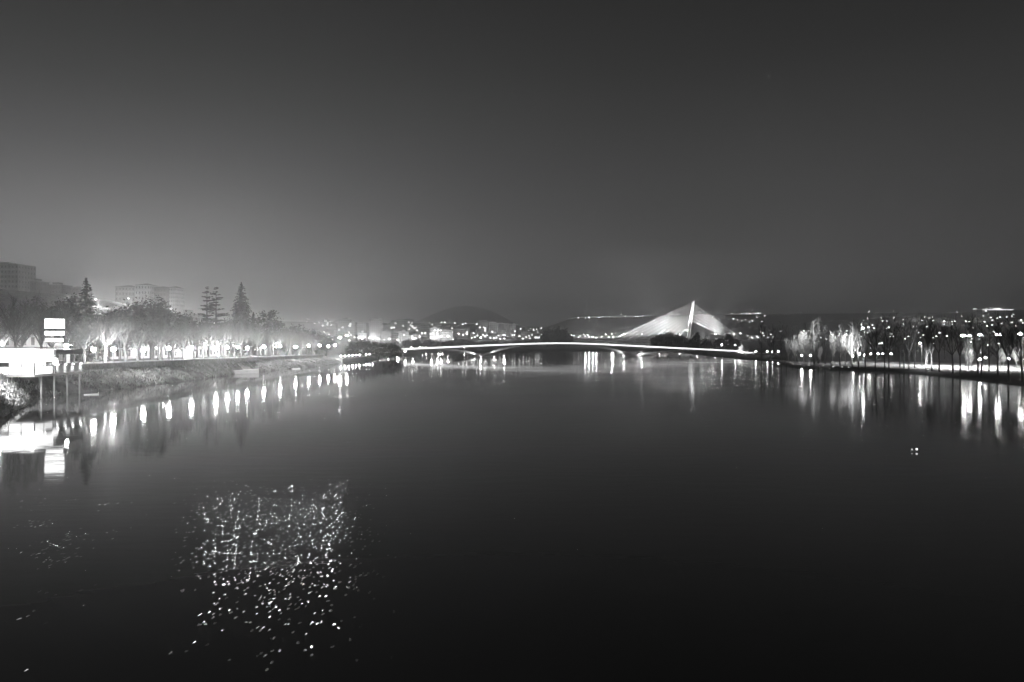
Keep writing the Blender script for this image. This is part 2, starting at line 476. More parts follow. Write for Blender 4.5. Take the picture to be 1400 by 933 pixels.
# lamps of the town and the hills: (photo px, py, size)
FAR = {
 'hillside': ('street lamp on the wooded hillside above the promenade, %s from the left', 'lamps on the left hillside', 4.5, 330,
   [(133.5,411,1),(178,403,1),(225,396.5,2),(236,413.5,1),(295.5,443,1),(308,442.5,3),(316,441.5,3)]),
 'west': ('street lamp in the town left of the footbridge, %s from the left', 'lamps in the town left of the footbridge', 6, 600,
   [(421.7,436.6,2),(421,440,1),(430.7,442.5,1),(437,441,1),(442.3,446,2),(452.5,440,1),(454,444.7,1),(444,454,1),(451,457.5,1),(433.7,458.5,3),(455.8,464.5,2),(479,466,3),(479,446,2),(480,443,1),(469.5,448,2),(497,455.5,1),(492,461.5,3),(506,462.3,3),(519,463.8,3),(526.6,465,1),(533,464,3),(531.6,444,2),(523,447,1),(539.5,448.5,3),(538,453,1),(545,465,3),(552,446,2)]),
 'middle': ('street lamp in the town below the round hill, %s from the left', 'lamps in the town below the round hill', 6, 620,
   [(561,469,4),(566,463,3),(569,463,2),(564,442,1),(560.5,450,1),(565.5,448,1),(569.7,448,1),(578,456,2),(582.5,456,2),(590,457,1),(595.5,452,1),(600,452,2),(603.5,452,2),(599,456,1),(591,462,3),(599,460,3),(604,460,3),(613.5,460,3),(588.5,441.5,1),(591.5,444,1),(604.5,441,2),(609,441,2),(622.5,442,2),(633.5,443.5,2),(637.5,442.5,2),(652.5,443,2),(628,456.5,2),(639,457,2),(648.5,456,1),(646,462,1),(650,461.5,1),(658,462,3),(664,459.5,2),(666.5,459,1),(620.5,464.5,1),(676.5,463,3),(671.5,462.5,1),(619,449,1),(657,448,1),(662,448,1),(684.5,463.5,1),(682.5,459,1),(690,459,4),(690.5,463,2),(704,458.5,1),(711,460,2),(716,463.5,2),(720.5,461.5,1),(725,463,1),(724,459.5,1),(740.5,449,1),(741.5,458,1),(745.7,460,2),(748.5,458,1),(734.5,451,1),(730,451,1)]),
 'flats': ('street lamp in the bright row left of the cable-stayed bridge, %s from the left', 'lamps in the bright row left of the cable-stayed bridge', 7, 620,
   [(775,458,2),(775.3,461,1),(781.7,458.5,2),(785.5,459,2),(791.5,461.5,2),(794,459.5,1),(798.5,458,1),(801,460,3),(804,458.5,2),(806,461,3),(811,461,3),(816,462,3),(823,461,2),(828,458,2),(833,461.5,2),(839,461.5,4)]),
 'ridge': ('tiny lamp on the far dark ridge left of the pylon, %s from the left', 'lamps on the far ridge left of the pylon', 5, 1700,
   [(791.3,435,1),(800.8,434.5,.6),(805.8,434.7,1),(819.5,434.8,1),(824.5,433,.6),(833.7,434.3,.6),(849.5,427.6,.6),(855.5,432.5,.8),(869,433,1),(872.5,433.3,.8),(879,432.5,1),(901,431,.8)]),
 'ridge2': ('tiny lamp on the far dark ridge right of the pylon, %s from the left', 'lamps on the far ridge right of the pylon', 5, 1700,
   [(975,434,.8),(983.5,436.5,.6),(1000.5,429,.8),(1014,429,.8),(1021,429,.8),(1026,429,.7),(1033,429,.7),(1037,429,.7),(1039.5,429,.8),(1046,432,.8),(1035,434,.7),(1003,436.5,1),(1008.5,438,.8),(1014,439,.6),(1019.5,437,.8),(1025,440.5,.8),(1029,439.5,.7),(1042,440.5,.7),(1091,426,.9),(1095.5,426,.9)]),
 'slope': ('street lamp low on the slope behind the tall bare trees, %s from the left', 'lamps low on the slope behind the bare trees', 6, 560,
   [(1013,456,2),(1003,464,2),(1023,459.5,1),(1028,461.5,1),(1040,454.5,1),(1043,455.5,2),(1045,459.3,1),(1037,461.8,2),(1054.5,457.5,2),(1057,461,1),(1068,453.7,1),(1106,452.5,1),(1120.5,452.8,1),(1126,452,2),(1150,453,2),(1158,452.5,1)]),
 'east': ('street lamp on the right-hand hillside below the palace, %s from the left', 'lamps on the right-hand hillside', 6, 520,
   [(1188.5,425,1),(1186.7,435,.7),(1205,435,1),(1222,423,.8),(1222.3,434.5,2),(1188,448,3),(1193.5,445,2),(1195.5,449,1),(1178,452,1),(1215.5,448.3,2),(1212,449,1),(1218,460.5,2),(1222,460.3,1),(1178,471.5,2),(1190,469.5,1),(1203.5,470,2),(1206.5,469.5,1),(1238.5,463.7,2),(1242.5,460.5,2),(1235,438,1),(1246,436,4),(1249,435,2),(1235.5,443.5,1),(1229,448,1),(1261,438.5,3),(1265,434,1),(1271,435.5,2),(1275,434,2),(1276,438.5,2),(1291.5,439.5,3),(1302,440.5,2),(1306,439.5,2),(1302,443.5,1),(1308.5,426.5,1),(1315,433,1),(1317,442,2),(1321,440,2),(1325.5,440.5,2),(1350,433.8,3),(1346.5,440.5,2),(1355,434.5,1),(1368,434.3,2),(1377,433.5,1),(1385.5,430.5,1),(1384,441,2),(1350,446,2),(1357,445,2),(1370,443,1),(1389.5,446,1),(1399,442,2),(1332,418.5,1),(1335,419,1),(1349,418,.8),(1354,417.5,.8),(1251,460,1),(1259,462,1),(1276,462,1),(1277,458.5,1),(1281,460,2),(1295,460,2),(1278,470,1),(1351,472,1),(1366,470,1),(1328,468,1)]),
}
# lamps by the water under the footbridge and along the low quay
SHORE = [(554,485,2),(563,480.7,1),(574.5,482.5,1),(577.5,482,1),(582.7,482,1),(591,481.5,1),(599.5,480,1),(602,480,1),(605,480.5,1),(635,480,1)]
for i, (px, py, s) in enumerate(SHORE):
    d = 11.6 * F / (py + 2.6 - CY) if px < 560 else 895 + 12 * (i % 3)
    x = (px - CX) / F * d
    z = H(x, d); h = max(1.6, CAMZ - (py - CY) / F * d - z)
    lamp('waterside_lamp', (x, d, z), 'globe', round(h, 1), 'lamp', 'low lamp by the water seen under the footbridge deck, %s from the left' % ordw(i + 1), 'lamp', 'lamps by the water under the footbridge', head_r=2.0 if s < 2 else 2.6)
for i, px in enumerate([468.5, 471, 476, 483, 489, 494, 498, 503, 509, 515.5]):
    y = 402 + 7 * i; x = XL(y) - 2.6
    lamp('quay_lamp', (x, y, zprom(y) - .3), 'globe', 1.1, 'lamp_hot', 'low lamp on the quay below the round bush, %s from the promenade' % ordw(i + 1), 'lamp', 'low lamps along the quay', head_r=.8, power=900)

# park lamps on the right bank: tall road lamps and small ones
for i, (px, py, d, pw, hr) in enumerate([(1319.5,459.5,262,26000,2.2),(1328,460,275,12000,1.8),(1342,458,290,15000,1.8),(1367,458,262,22000,2.2),(1398,457,250,12000,1.8),(1182,449,330,9000,1.6),(1260,470,300,9000,1.2)]):
    p = PX(px, py, d); lamp('park_mast_lamp', (p.x, d, 1.2), 'arm', round(p.z - 1.2, 1), 'lamp_hot', 'tall mast lamp over the park path, %s from the right edge inwards' % ordw([4, 3, 2, 1, 0, 5, 6][i] + 1), 'lamp', 'mast lamps over the park path', head_r=hr)
    light(LAST[0], (-1.05, -.35, p.z - 1.2 - .2), pw * 3, .2, 'SPOT', (-1.05, -.3, 0), 150, .4)
SMALL = [(1033,481,1),(1049,481,1),(1056,481.5,1),(1064,481,1),(1096,486.5,2),(1108,486.5,2),(1165.5,487.3,2),(1175,484.5,2),(1182,486,2),(1190.5,484.5,1),(1200.5,484.3,2),(1206.5,484,1),(1218.3,484.3,2),(1339,492,2),(1347,490,1),(1378.5,491,2),(987,471.8,3),(1005,472,1)]
for i, (px, py, s) in enumerate(sorted(SMALL)):
    d = (CAMZ - 4.4) * F / (py - CY)
    if d > 620: d = 620
    p = PX(px, py, d)
    gz = 1.2
    lamp('path_lamp', (p.x, d, gz), 'globe', round(max(1.5, p.z - gz), 1), 'lamp', 'small globe lamp on the park lawn, %s from the footbridge' % ordw(i + 1), 'lamp', 'small globe lamps in the park', head_r=1.0 + .3 * s, power=1400 * s)

# ------------------------------------------------------------------ trees
def bare_tree(seed, H_, spread, trunk_h, limbs, upright=.5, levels=3, kids=(4, 4, 4), r0=.32, twig_r=.028, pale=False):
    g = random.Random(seed); tr, cr = MB(), MB()
    tr.tube((0, 0, -.3), (0, 0, trunk_h * .55), r0 * 1.15, r0 * .9, 7, False)
    a = Vector((g.uniform(-.2, .2), g.uniform(-.2, .2), trunk_h))
    tr.tube((0, 0, trunk_h * .55), a, r0 * .9, r0 * .75, 7, False)
    def branch(p, d, L, r, lv):
        mb = tr if lv == 0 else cr
        n = 3 if lv == 0 else 2
        q = p
        for k in range(n):
            d2 = (d + Vector((g.uniform(-.28, .28), g.uniform(-.28, .28), g.uniform(-.1, .28) * upright * 1.6))).normalized()
            e = q + d2 * (L / n)
            ra, rb = r * (1 - .5 * k / n), r * (1 - .5 * (k + 1) / n)
            mb.tube(q, e, ra, rb, 5 if lv == 0 else 3, False)
            if lv < levels:
                for _ in range(max(1, kids[lv] // n + (1 if g.random() < .4 else 0))):
                    ax = Vector((g.uniform(-1, 1), g.uniform(-1, 1), g.uniform(-.25, .8) + upright * .5)).normalized()
                    t = g.random()
                    branch(q.lerp(e, t), (d2 * .75 + ax * .95).normalized(), L * g.uniform(.42, .62), max(twig_r * (.5 if lv == levels - 1 else 1), rb * .55), lv + 1)
            q, d = e, d2
    for k in range(limbs):
        t = 2 * math.pi * (k + g.uniform(-.25, .25)) / limbs
        d = Vector((math.cos(t) * spread, math.sin(t) * spread, 1)).normalized()
        branch(a, d, (H_ - trunk_h) * g.uniform(.62, .8), r0 * .5, 0)
    return tr.mesh('trunk', M['bark_pale' if pale else 'bark'], True), cr.mesh('crown', M['twig_pale' if pale else 'twig'])

def poplar_tree(seed, H_, width, pale=False, leafy=0):
    g = random.Random(seed); tr, cr = MB(), MB()
    q = Vector((0, 0, -.3)); r = .014 * H_
    n = 8
    pts = [q]
    for k in range(n):
        e = Vector((g.uniform(-.15, .15) * (k + 1) ** .5, g.uniform(-.15, .15) * (k + 1) ** .5, H_ * (k + 1) / n * .93)); pts.append(e)
        tr.tube(q, e, r * (1 - k / n * .85), r * (1 - (k + 1) / n * .85), 6, False); q = e
    nb = 46
    for k in range(nb):
        t = .24 + .74 * (k / nb)
        i = min(n - 1, int(t * n)); p = pts[i].lerp(pts[i + 1], t * n - i)
        an = g.uniform(0, 6.28); L = width * (1.15 - .75 * t) * g.uniform(.7, 1.2)
        d = Vector((math.cos(an), math.sin(an), g.uniform(.7, 1.5))).normalized()
        e = p + d * L; m = p.lerp(e, .5) + Vector((0, 0, -.06 * L))
        cr.tube(p, m, .045, .032, 3, False); cr.tube(m, e, .032, .015, 3, False)
        for _ in range(9):
            s = p.lerp(e, g.uniform(.25, 1)); d2 = (d + Vector((g.uniform(-.8, .8), g.uniform(-.8, .8), g.uniform(-.3, .9)))).normalized()
            f = s + d2 * L * g.uniform(.2, .45)
            cr.tube(s, f, .02, .01, 3, False)
            for _ in range(leafy):
                c = s.lerp(f, g.random()) + Vector((g.uniform(-.2, .2),) * 3); w = .17
                u = Vector((g.uniform(-1, 1), g.uniform(-1, 1), g.uniform(-1, 1))).normalized(); v = u.orthogonal().normalized()
                cr.add([c - u * w, c + v * w, c + u * w, c - v * w], [(0, 1, 2, 3)])
    return tr.mesh('trunk', M['bark_pale' if pale else 'bark'], True), cr.mesh('crown', M['leaf_lit' if pale and leafy else 'twig_pale' if pale else 'twig'])

def leaf_quad(mb, g, c, w, flat=0.0):
    u = Vector((g.uniform(-1, 1), g.uniform(-1, 1), g.uniform(-1, 1) * (1 - flat))).normalized()
    v = u.cross(Vector((g.uniform(-1, 1), g.uniform(-1, 1), g.uniform(-.3, 1) if not flat else 1))).normalized()
    mb.add([c - u * w, c + v * w * .6, c + u * w, c - v * w * .6], [(0, 1, 2, 3)])

def round_tree(seed, H_, W, trunk_h, clumps=38, per=60, leaf=.5):
    g = random.Random(seed); tr, cr = MB(), MB()
    tr.tube((0, 0, -.4), (0, 0, trunk_h + (H_ - trunk_h) * .4), W * .045 + .1, W * .02 + .05, 7, False)
    rz = (H_ - trunk_h) / 2; cz = trunk_h + rz
    for k in range(clumps):
        while True:
            v = Vector((g.uniform(-1, 1), g.uniform(-1, 1), g.uniform(-1, 1)))
            if .3 < v.length < 1: break
        v *= .78
        c = Vector((v.x * W / 2, v.y * W / 2, cz + v.z * rz)); cr_ = g.uniform(.16, .3) * W
        if k % 4 == 0: tr.tube((0, 0, trunk_h), c, .12, .04, 4, False)
        for _ in range(per):
            o = Vector((g.gauss(0, .5), g.gauss(0, .5), g.gauss(0, .4))) * cr_
            leaf_quad(cr, g, c + o, leaf * g.uniform(.6, 1.2))
    return tr.mesh('trunk', M['bark'], True), cr.mesh('crown', M['leaf'])

def conifer(seed, H_, W, trunk_h, levels=34, leaf=.55, top=.0):
    g = random.Random(seed); tr, cr = MB(), MB()
    tr.tube((0, 0, -.4), (0, 0, H_ * .97), H_ * .014, .05, 7, False)
    for k in range(levels):
        t = k / (levels - 1); z = trunk_h + (H_ - trunk_h) * t
        rr = W / 2 * 1.3 * ((1 - t) ** .6) * g.uniform(.85, 1.12) + .2
        nb = max(7, int(20 * (1 - t) + 6))
        for b in range(nb):
            an = g.uniform(0, 6.28); L = rr * g.uniform(.7, 1.1); m = max(4, int(L / .3))
            for s in range(m):
                f = (s + g.random()) / m
                c = Vector((math.cos(an) * L * f, math.sin(an) * L * f, z - L * .28 * f * f + g.uniform(-.3, .3)))
                leaf_quad(cr, g, c, leaf * (1.25 - .4 * f) * (1.25 - .5 * t), .3)
    return tr.mesh('trunk', M['bark'], True), cr.mesh('crown', M['needle'])

def cedar(seed, H_, W, trunk_h, tiers=10):
    g = random.Random(seed); tr, cr = MB(), MB()
    tr.tube((0, 0, -.4), (0, 0, H_ * .95), H_ * .022, .1, 7, False)
    for k in range(tiers):
        t = k / (tiers - 1); z = trunk_h + (H_ - trunk_h) * t
        rr = W / 2 * interp(t, [0, .25, .6, .9, 1], [.8, 1, .66, .3, .12])
        for b in range(int(4 + 4 * (1 - t))):
            an = g.uniform(0, 6.28); L = rr * g.uniform(.6, 1.15); zz = z + g.uniform(-.8, .8)
            e = Vector((math.cos(an) * L, math.sin(an) * L, zz + L * .10))
            tr.tube((0, 0, zz - L * .12), e, .13, .04, 4, False)
            for s in range(int(26 * L / 4) + 8):
                f = g.uniform(.25, 1.05)
                side = g.gauss(0, .5) * (.6 + .25 * L * (1 - abs(f - .7)))
                c = Vector((e.x * f - math.sin(an) * side, e.y * f + math.cos(an) * side, zz + L * .1 * f + g.uniform(-.15, .22)))
                leaf_quad(cr, g, c, .55, .8)
    return tr.mesh('trunk', M['bark'], True), cr.mesh('crown', M['needle'])

def plant(name, meshes, loc, label, cat='tree', group=None, rz=None, scale=1.0):
    e = empty(name, loc, rnd.uniform(0, 6.28) if rz is None else rz, label, cat, group)
    e.scale = scale if hasattr(scale, '__len__') else (scale,) * 3
    inst('trunk', meshes[0], e); inst('crown', meshes[1], e)
    return e

planes = [bare_tree(11 + k, 13.5, .62, 4.0, 4 + k % 2, .55, 3, (4, 5, 5), .34, .05) for k in range(4)]
k = 0
for row, x in ((0, -110.0), (1, -122.5)):
    names = ('in the river-side row of the promenade', 'in the row behind the promenade')
    y = 133 if row == 0 else 129; n = 0
    while y < 386:
        n += 1; s = rnd.uniform(.88, 1.12) * (1.18 if y < 160 else 1)
        plant('plane_tree', planes[k % 4], (x + rnd.uniform(-.8, .8), y + rnd.uniform(-1.2, 1.2), zprom(y) - .05), 'bare plane tree %s, %s from the café' % (names[row], ordw(n)), 'tree', 'bare plane trees of the promenade', None, (s, s, s * rnd.uniform(.92, 1.1)))
        y += 8.6 if row == 0 else 10.5; k += 1
# bare trees on the slope behind, near the left edge
for i, (px, d, ht) in enumerate([(6, 178, 1.25), (24, 196, 1.3), (48, 214, 1.25), (72, 205, 1.15)]):
    x = (px - CX) / F * d; plant('bare_tree', planes[i], (x, d, H(x, d)), 'tall bare tree behind the café roof, %s from the left edge' % ordw(i + 1), 'tree', 'bare trees behind the café', None, ht)

def at(px, d): x = (px - CX) / F * d; return Vector((x, d, H(x, d)))
def ztop(py, d): return CAMZ - (py - CY) / F * d
def evergreen(kind, px, pytop, d, W, label, seed, **kw):
    p = at(px, d); h = ztop(pytop, d) - p.z
    if kind == 'conifer': m = conifer(seed, h, W, kw.get('trunk', h * .05), int(h * 1.25)); nm = 'conifer_tree'
    elif kind == 'cedar': m = cedar(seed, h, W, h * kw.get('trunk', .38)); nm = 'cedar_tree'
    else: m = round_tree(seed, h, W, h * kw.get('trunk', .12), kw.get('clumps', 38), kw.get('per', 60), kw.get('leaf', .5)); nm = 'evergreen_tree'
    return plant(nm, m, p, label, 'tree', kw.get('group'), 0)
evergreen('conifer', 118, 382, 205, 8.5, 'dark pointed conifer rising above the bare trees left of the hilltop houses', 31)
evergreen('round', 98, 394, 225, 11, 'round dark evergreen beside the pointed conifer', 32)
evergreen('conifer', 330, 387, 338, 12.5, 'tall dark pointed conifer, the tallest tree on the left bank', 33)
evergreen('cedar', 283, 394, 346, 13, 'layered cedar with flat tiers, the left one of the pair', 34)
evergreen('cedar', 295.5, 395, 340, 14, 'layered cedar with flat tiers, the right one of the pair', 35, trunk=.3)
evergreen('round', 360, 420, 345, 11, 'open topped pine right of the tall conifer', 36, clumps=30, per=44)
evergreen('round', 374, 419.5, 350, 10, 'taller rounded pine at the end of the conifer group', 37, clumps=34, per=50)
evergreen('conifer', 346.5, 428, 340, 4.5, 'small narrow conifer between the tall conifer and the pines', 38)
evergreen('round', 404, 440, 400, 10, 'low domed tree alone right of the pines', 39)
for i, (px, py, d, W) in enumerate([(172, 418, 232, 13), (190, 405, 226, 12), (207, 411, 236, 11), (221, 399, 230, 9.5), (236, 418, 240, 12), (252, 425, 262, 12), (150, 424, 224, 10)]):
    evergreen('round', px, py, d, W, ['broad dark evergreen below the hilltop houses, tallest crown', 'low broad evergreen between the hilltop houses and the cedars'][i > 4] + ', %s from the left' % ordw([2, 3, 4, 5, 6, 7, 1][i]), 40 + i, group='dark evergreens below the hilltop houses', trunk=.15)
for i, (px, py, d, W) in enumerate([(268, 434, 300, 12), (312, 436, 335, 12), (340, 440, 352, 12), (392, 446, 392, 11), (418, 447, 420, 12), (432, 450, 440, 12), (446, 455, 455, 11), (60, 408, 240, 12), (80, 412, 235, 11)]):
    evergreen('round', px, py, d, W, 'dark leafy tree behind the promenade planes, %s from the left' % ordw([3, 4, 5, 6, 7, 8, 9, 1, 2][i]), 60 + i, group='dark leafy trees behind the promenade')
# bushes where the left bank meets the footbridge
for i, (px, py, d, W) in enumerate([(498, 465, 452, 19), (486, 471, 440, 11), (518, 468, 462, 14), (533, 470, 470, 13), (541, 474, 474, 10)]):
    x = (px - CX) / F * d; z = max(.4, zprom(d) - 1.5) if x < XL(d) else .2
    m = round_tree(80 + i, ztop(py, d) - z, W, 1.2, 44, 60, .6)
    plant('riverside_bush', m, (x, d, z), 'dark rounded bush where the footbridge leaves the left bank, %s from the left' % ordw([2, 1, 3, 4, 5][i]), 'bush', 'bushes by the footbridge', 0)
# dark trees before the pylon and along the far bank
for i, (px, py, d, W) in enumerate([(900, 457, 640, 15), (913, 450, 655, 16), (929, 456, 650, 17), (944, 461, 640, 14), (952, 451, 660, 7), (966, 465, 630, 12), (984, 462, 640, 13), (996, 455, 650, 10), (1006, 463, 640, 9)]):
    p = at(px, d); m = round_tree(90 + i, ztop(py, d) - p.z, W, 1.5, 40, 55, .7)
    plant('evergreen_tree', m, p, 'black leafy tree before the cable-stayed bridge, %s from the left' % ordw(i + 1), 'tree', 'black trees before the cable-stayed bridge', 0)
far_round = [round_tree(110 + k, 11, 13, 1.0, 30, 40, .9) for k in range(3)]
for i in range(34):
    px = 556 + i * 5.1 + rnd.uniform(-2, 2); d = 905 + rnd.uniform(0, 60); p = at(px, d)
    plant('far_bank_tree', far_round[i % 3], p, 'dark tree on the far bank above the footbridge deck, %s from the left' % ordw(i + 1), 'tree', 'dark trees of the far bank', None, rnd.uniform(.7, 1.15) * (1 if px < 650 else .9))
for i, (px, py) in enumerate([(748, 452), (755, 449), (763, 448), (771, 450), (777, 455)]):
    d = 985 + 8 * i; p = at(px, d); s = (ztop(py, d) - p.z) / 11
    plant('far_bank_tree', far_round[i % 3], p, 'tree in the dark wooded hump right of the town, %s from the left' % ordw(i + 1), 'tree', 'trees of the wooded hump', None, (1.1, 1.1, s))
# right bank trees
pops = [poplar_tree(130 + k, 17, 3.0) for k in range(4)]
rbare = [bare_tree(140 + k, 15, .42, 4.6, 4, .8, 3, (4, 4, 4), .2, .032) for k in range(3)]
RT = [(1041,490.5,433,'p'),(1053,490.5,440,'b'),(1068,493,437,'p'),(1075,494,441,'p'),(1112.5,499,434,'p'),(1118.5,498,430,'p'),(1165,503,437,'p'),(1173.5,503.5,436,'p'),(1183,503.5,441,'b'),(1196.5,505.5,432,'b'),(1209.5,504,434,'p'),(1215,505.5,430,'b'),(1230,503,438,'p'),(1236,504,430,'p'),(1242.5,505,432,'b'),(1250.5,504,436,'p'),(1265.5,507,428,'b'),(1273.5,507,433,'b'),(1284,508,425,'b'),(1302.5,510,431,'b'),(1312.5,512,433,'b'),(1324,507,440,'p'),(1336.5,511,424,'b'),(1341.5,515.5,434,'p'),(1352,509,436,'p'),(1364,514,431,'p'),(1378.5,519.5,428,'b'),(1397,520.5,430,'b'),(1148,500,440,'p'),(1128,498,441,'p'),(1090,495.5,443,'p')]
for i, (px, pb, pt, kd) in enumerate(sorted(RT)):
    p = foot(px, pb, 1.15); h = ztop(pt, p.y) - p.z
    m = (pops if kd == 'p' else rbare)[i % (4 if kd == 'p' else 3)]
    s = h / (17 if kd == 'p' else 15.5)
    plant('bare_park_tree', m, p, ('slim upright bare tree' if kd == 'p' else 'spreading bare tree') + ' in the riverside park, %s from the footbridge' % ordw(i + 1), 'tree', 'bare trees of the riverside park', None, (min(s, 1.25), min(s, 1.25), s))
# second, farther file of park trees
for i in range(15):
    px = 1058 + i * 23.5 + rnd.uniform(-4, 4); d = rnd.uniform(390, 520)
    p = at(px, d); h = ztop(rnd.uniform(436, 450), d) - p.z
    plant('bare_park_tree', pops[i % 4], p, 'hazy bare tree at the back of the park, %s from the left' % ordw(i + 1), 'tree', 'bare trees at the back of the park', None, (1.2, 1.2, h / 17))
# trees lit from the ground
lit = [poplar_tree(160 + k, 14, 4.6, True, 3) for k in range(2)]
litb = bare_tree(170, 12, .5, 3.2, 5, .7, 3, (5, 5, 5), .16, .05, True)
LT = [(1099,497.5,453,0,1.25),(1087,497,458,2,.9),(1078,496.5,462,2,.8),(1106,497,468,0,.7),(1138.5,499.5,454,1,.62),(1149,499.5,457,2,.8),(1156,500,455,2,.9),(1163,500.5,454,2,.8),(1122,498.5,475,0,.45),(1268,503,474,0,.5),(1322,505,474,2,.6),(1327,505,478,1,.5),(1372,503,476,1,.4),(1390,504,474,2,.7),(1016,484,474.5,1,.7),(1022,484.5,474.5,0,.7)]
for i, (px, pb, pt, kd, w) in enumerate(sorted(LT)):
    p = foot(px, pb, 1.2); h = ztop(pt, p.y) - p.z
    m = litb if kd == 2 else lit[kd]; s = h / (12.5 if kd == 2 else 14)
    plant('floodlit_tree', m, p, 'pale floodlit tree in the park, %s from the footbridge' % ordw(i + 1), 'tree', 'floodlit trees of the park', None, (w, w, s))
flood_box = MB().box(-.22, .22, -.16, .16, .12, .42).box(-.05, .05, -.05, .05, -.05, .14).mesh('housing', M['dark'])
flood_lens = MB().box(-.18, .18, -.12, .12, .425, .445).mesh('lens', M['lamp_dim'])
for i, (px, pb, pw, aimpx, aimpy) in enumerate([(1094, 500.3, 60000, 1098, 468), (1106, 501, 60000, 1101, 470), (1084, 499.6, 26000, 1083, 475), (1139, 503, 30000, 1139, 474), (1151, 503.6, 40000, 1150, 474), (1160, 504, 40000, 1160, 474), (1125, 502, 10000, 1122, 482), (1268, 507.5, 8000, 1268, 484), (1323, 509, 14000, 1324, 485), (1374, 508.5, 14000, 1372, 485), (1391, 508.5, 14000, 1390, 484), (1019, 486.0, 40000, 1019, 479)]):
    p = foot(px, pb, 1.25)
    e = empty('ground_floodlight', p, 0, 'small ground floodlight before the pale park trees, %s from the footbridge' % ordw(i + 1 if i < 11 else 0 + 12), 'floodlight', 'ground floodlights of the park')
    inst('housing', flood_box, e); inst('lens', flood_lens, e)
    q = PX(aimpx, aimpy, p.y + 9) - p
    light(e, (0, 0, .5), pw * 6, .15, 'SPOT', q, 60, .8)

# ------------------------------------------------------------------ buildings
BLD = []
def building(name, p, w, dp, h, rz, roof, storeys, bays, mat, label, cat='building', group=None, lit=0.0, roof_h=2.4, lm='window_lit', win=(.5, .5), wm='glass', deep=6):
    bw_ = w / 2 * math.cos(rz) + dp * abs(math.sin(rz)) * .5
    BLD.append(((p[0] - bw_) / p[1] * F + CX, (p[0] + bw_) / p[1] * F + CX, p[1] - w / 2 * abs(math.sin(rz)), CY - (p[2] + h - CAMZ) / p[1] * F, CY - (p[2] - CAMZ) / p[1] * F))
    e = empty(name, p, rz, label, cat, group); g = random.Random(int(abs(p[0] * 7 + p[1] * 3)))
    MB().box(-w/2, w/2, 0, dp, -deep, h).obj('wall', mat, e)
    if roof == 'flat':
        MB().box(-w/2 - .25, w/2 + .25, -.25, dp + .25, h + .003, h + .5).obj('roof', M['concrete'], e)
        MB().box(-w*.16, w*.16, dp*.3, dp*.7, h + .505, h + 2.8).obj('lift_house', mat, e)
    else:
        r = MB(); o = .6; i = min(w, dp) * .42
        r.add([(-w/2-o, -o, h), (w/2+o, -o, h), (w/2+o, dp+o, h), (-w/2-o, dp+o, h), (-w/2+i, dp/2, h+roof_h), (w/2-i, dp/2, h+roof_h)],
              [(0,1,5,4),(1,2,5),(2,3,4,5),(3,0,4),(3,2,1,0)])
        r.obj('roof', M['roof'], e)
    grid = MB(); sh = h / storeys; bw = w / bays
    lw = MB().box(-bw*win[0]/2, bw*win[0]/2, -.05, .03, -sh*win[1]/2, sh*win[1]/2).mesh('lit_window', M[lm]) if lit else None
    sills = MB()
    for s in range(storeys):
        for b in range(bays):
            x, z = -w/2 + bw * (b + .5), sh * (s + .52)
            if lit and g.random() < lit: inst('lit_window', lw, e, (x, 0, z))
            else: grid.box(x - bw*win[0]/2, x + bw*win[0]/2, -.03, .03, z - sh*win[1]/2, z + sh*win[1]/2)
        if h > 14: sills.box(-w/2 - .06, w/2 + .06, -.35, -.002, sh * s - .12, sh * s + .12)
    nb2 = max(1, int(dp / (bw + .1)))
    for s in range(storeys):
        for b in range(nb2):
            y, z = dp * (b + .5) / nb2, sh * (s + .52)
            for sx in (-1, 1):
                x = sx * w / 2
                grid.box(x - .03, x + .03, y - bw*win[0]/2, y + bw*win[0]/2, z - sh*win[1]/2, z + sh*win[1]/2)
    if grid.v: tag(grid.obj('window', M[wm], e), kind='stuff')
    if sills.v: tag(sills.obj('balcony_slab', M['plaster'], e), kind='stuff')
    return e
PLS = [M['plaster'], M['plaster2'], M['plaster3']]
# hilltop houses, upper left
def hill_house(px0, px1, pyt, d, dp, roof, st, bays, mat, label, rz=0.0, drop=13, roof_h=2.0, lit=0):
    d *= 1.5; drop *= 1.35; dp *= 1.4
    xa, xb = (px0 - CX) / F * d, (px1 - CX) / F * d; zt = ztop(pyt, d) - (roof_h if roof == 'hip' else .5)
    building('hilltop_house', (( xa + xb) / 2, d, zt - drop), xb - xa, dp, drop, rz, roof, st, bays, mat, label, 'house', 'houses on the left hilltop', lit, roof_h, win=(.36, .42), wm='hazed_window', deep=26)
hill_house(-34, 25, 361, 400, 16, 'flat', 5, 12, PLS[1], 'large flat roofed block on the hilltop at the left edge', .0, 16)
hill_house(36, 50, 384, 410, 12, 'flat', 3, 4, PLS[2], 'low flat annexe beside the large hilltop block', 0, 10)
hill_house(58, 84, 389, 430, 12, 'flat', 3, 6, PLS[2], 'long low house right of the hilltop annexe', 0, 10)
hill_house(86, 112, 391, 440, 12, 'hip', 3, 6, PLS[2], 'low hip roofed house left of the pointed conifer', 0, 8)
hill_house(158, 184, 389.5, 470, 14, 'hip', 4, 6, PLS[1], 'hip roofed hilltop house at the left of the long row', .08, 15)
hill_house(185, 205, 387, 466, 14, 'hip', 4, 5, PLS[0], 'tallest pale hip roofed house in the hilltop row', .05, 16)
hill_house(206, 227, 391, 472, 14, 'hip', 4, 5, PLS[2], 'dark roofed house right of the tallest hilltop house', -.05, 14)
hill_house(228, 241, 391, 476, 12, 'hip', 5, 5, PLS[0], 'separate hip roofed house at the right end of the hilltop', -.05, 15, 2.0)
hill_house(238, 262, 430, 215, 8, 'flat', 2, 4, PLS[0], 'small pale house half hidden below the hilltop', 0, 6)
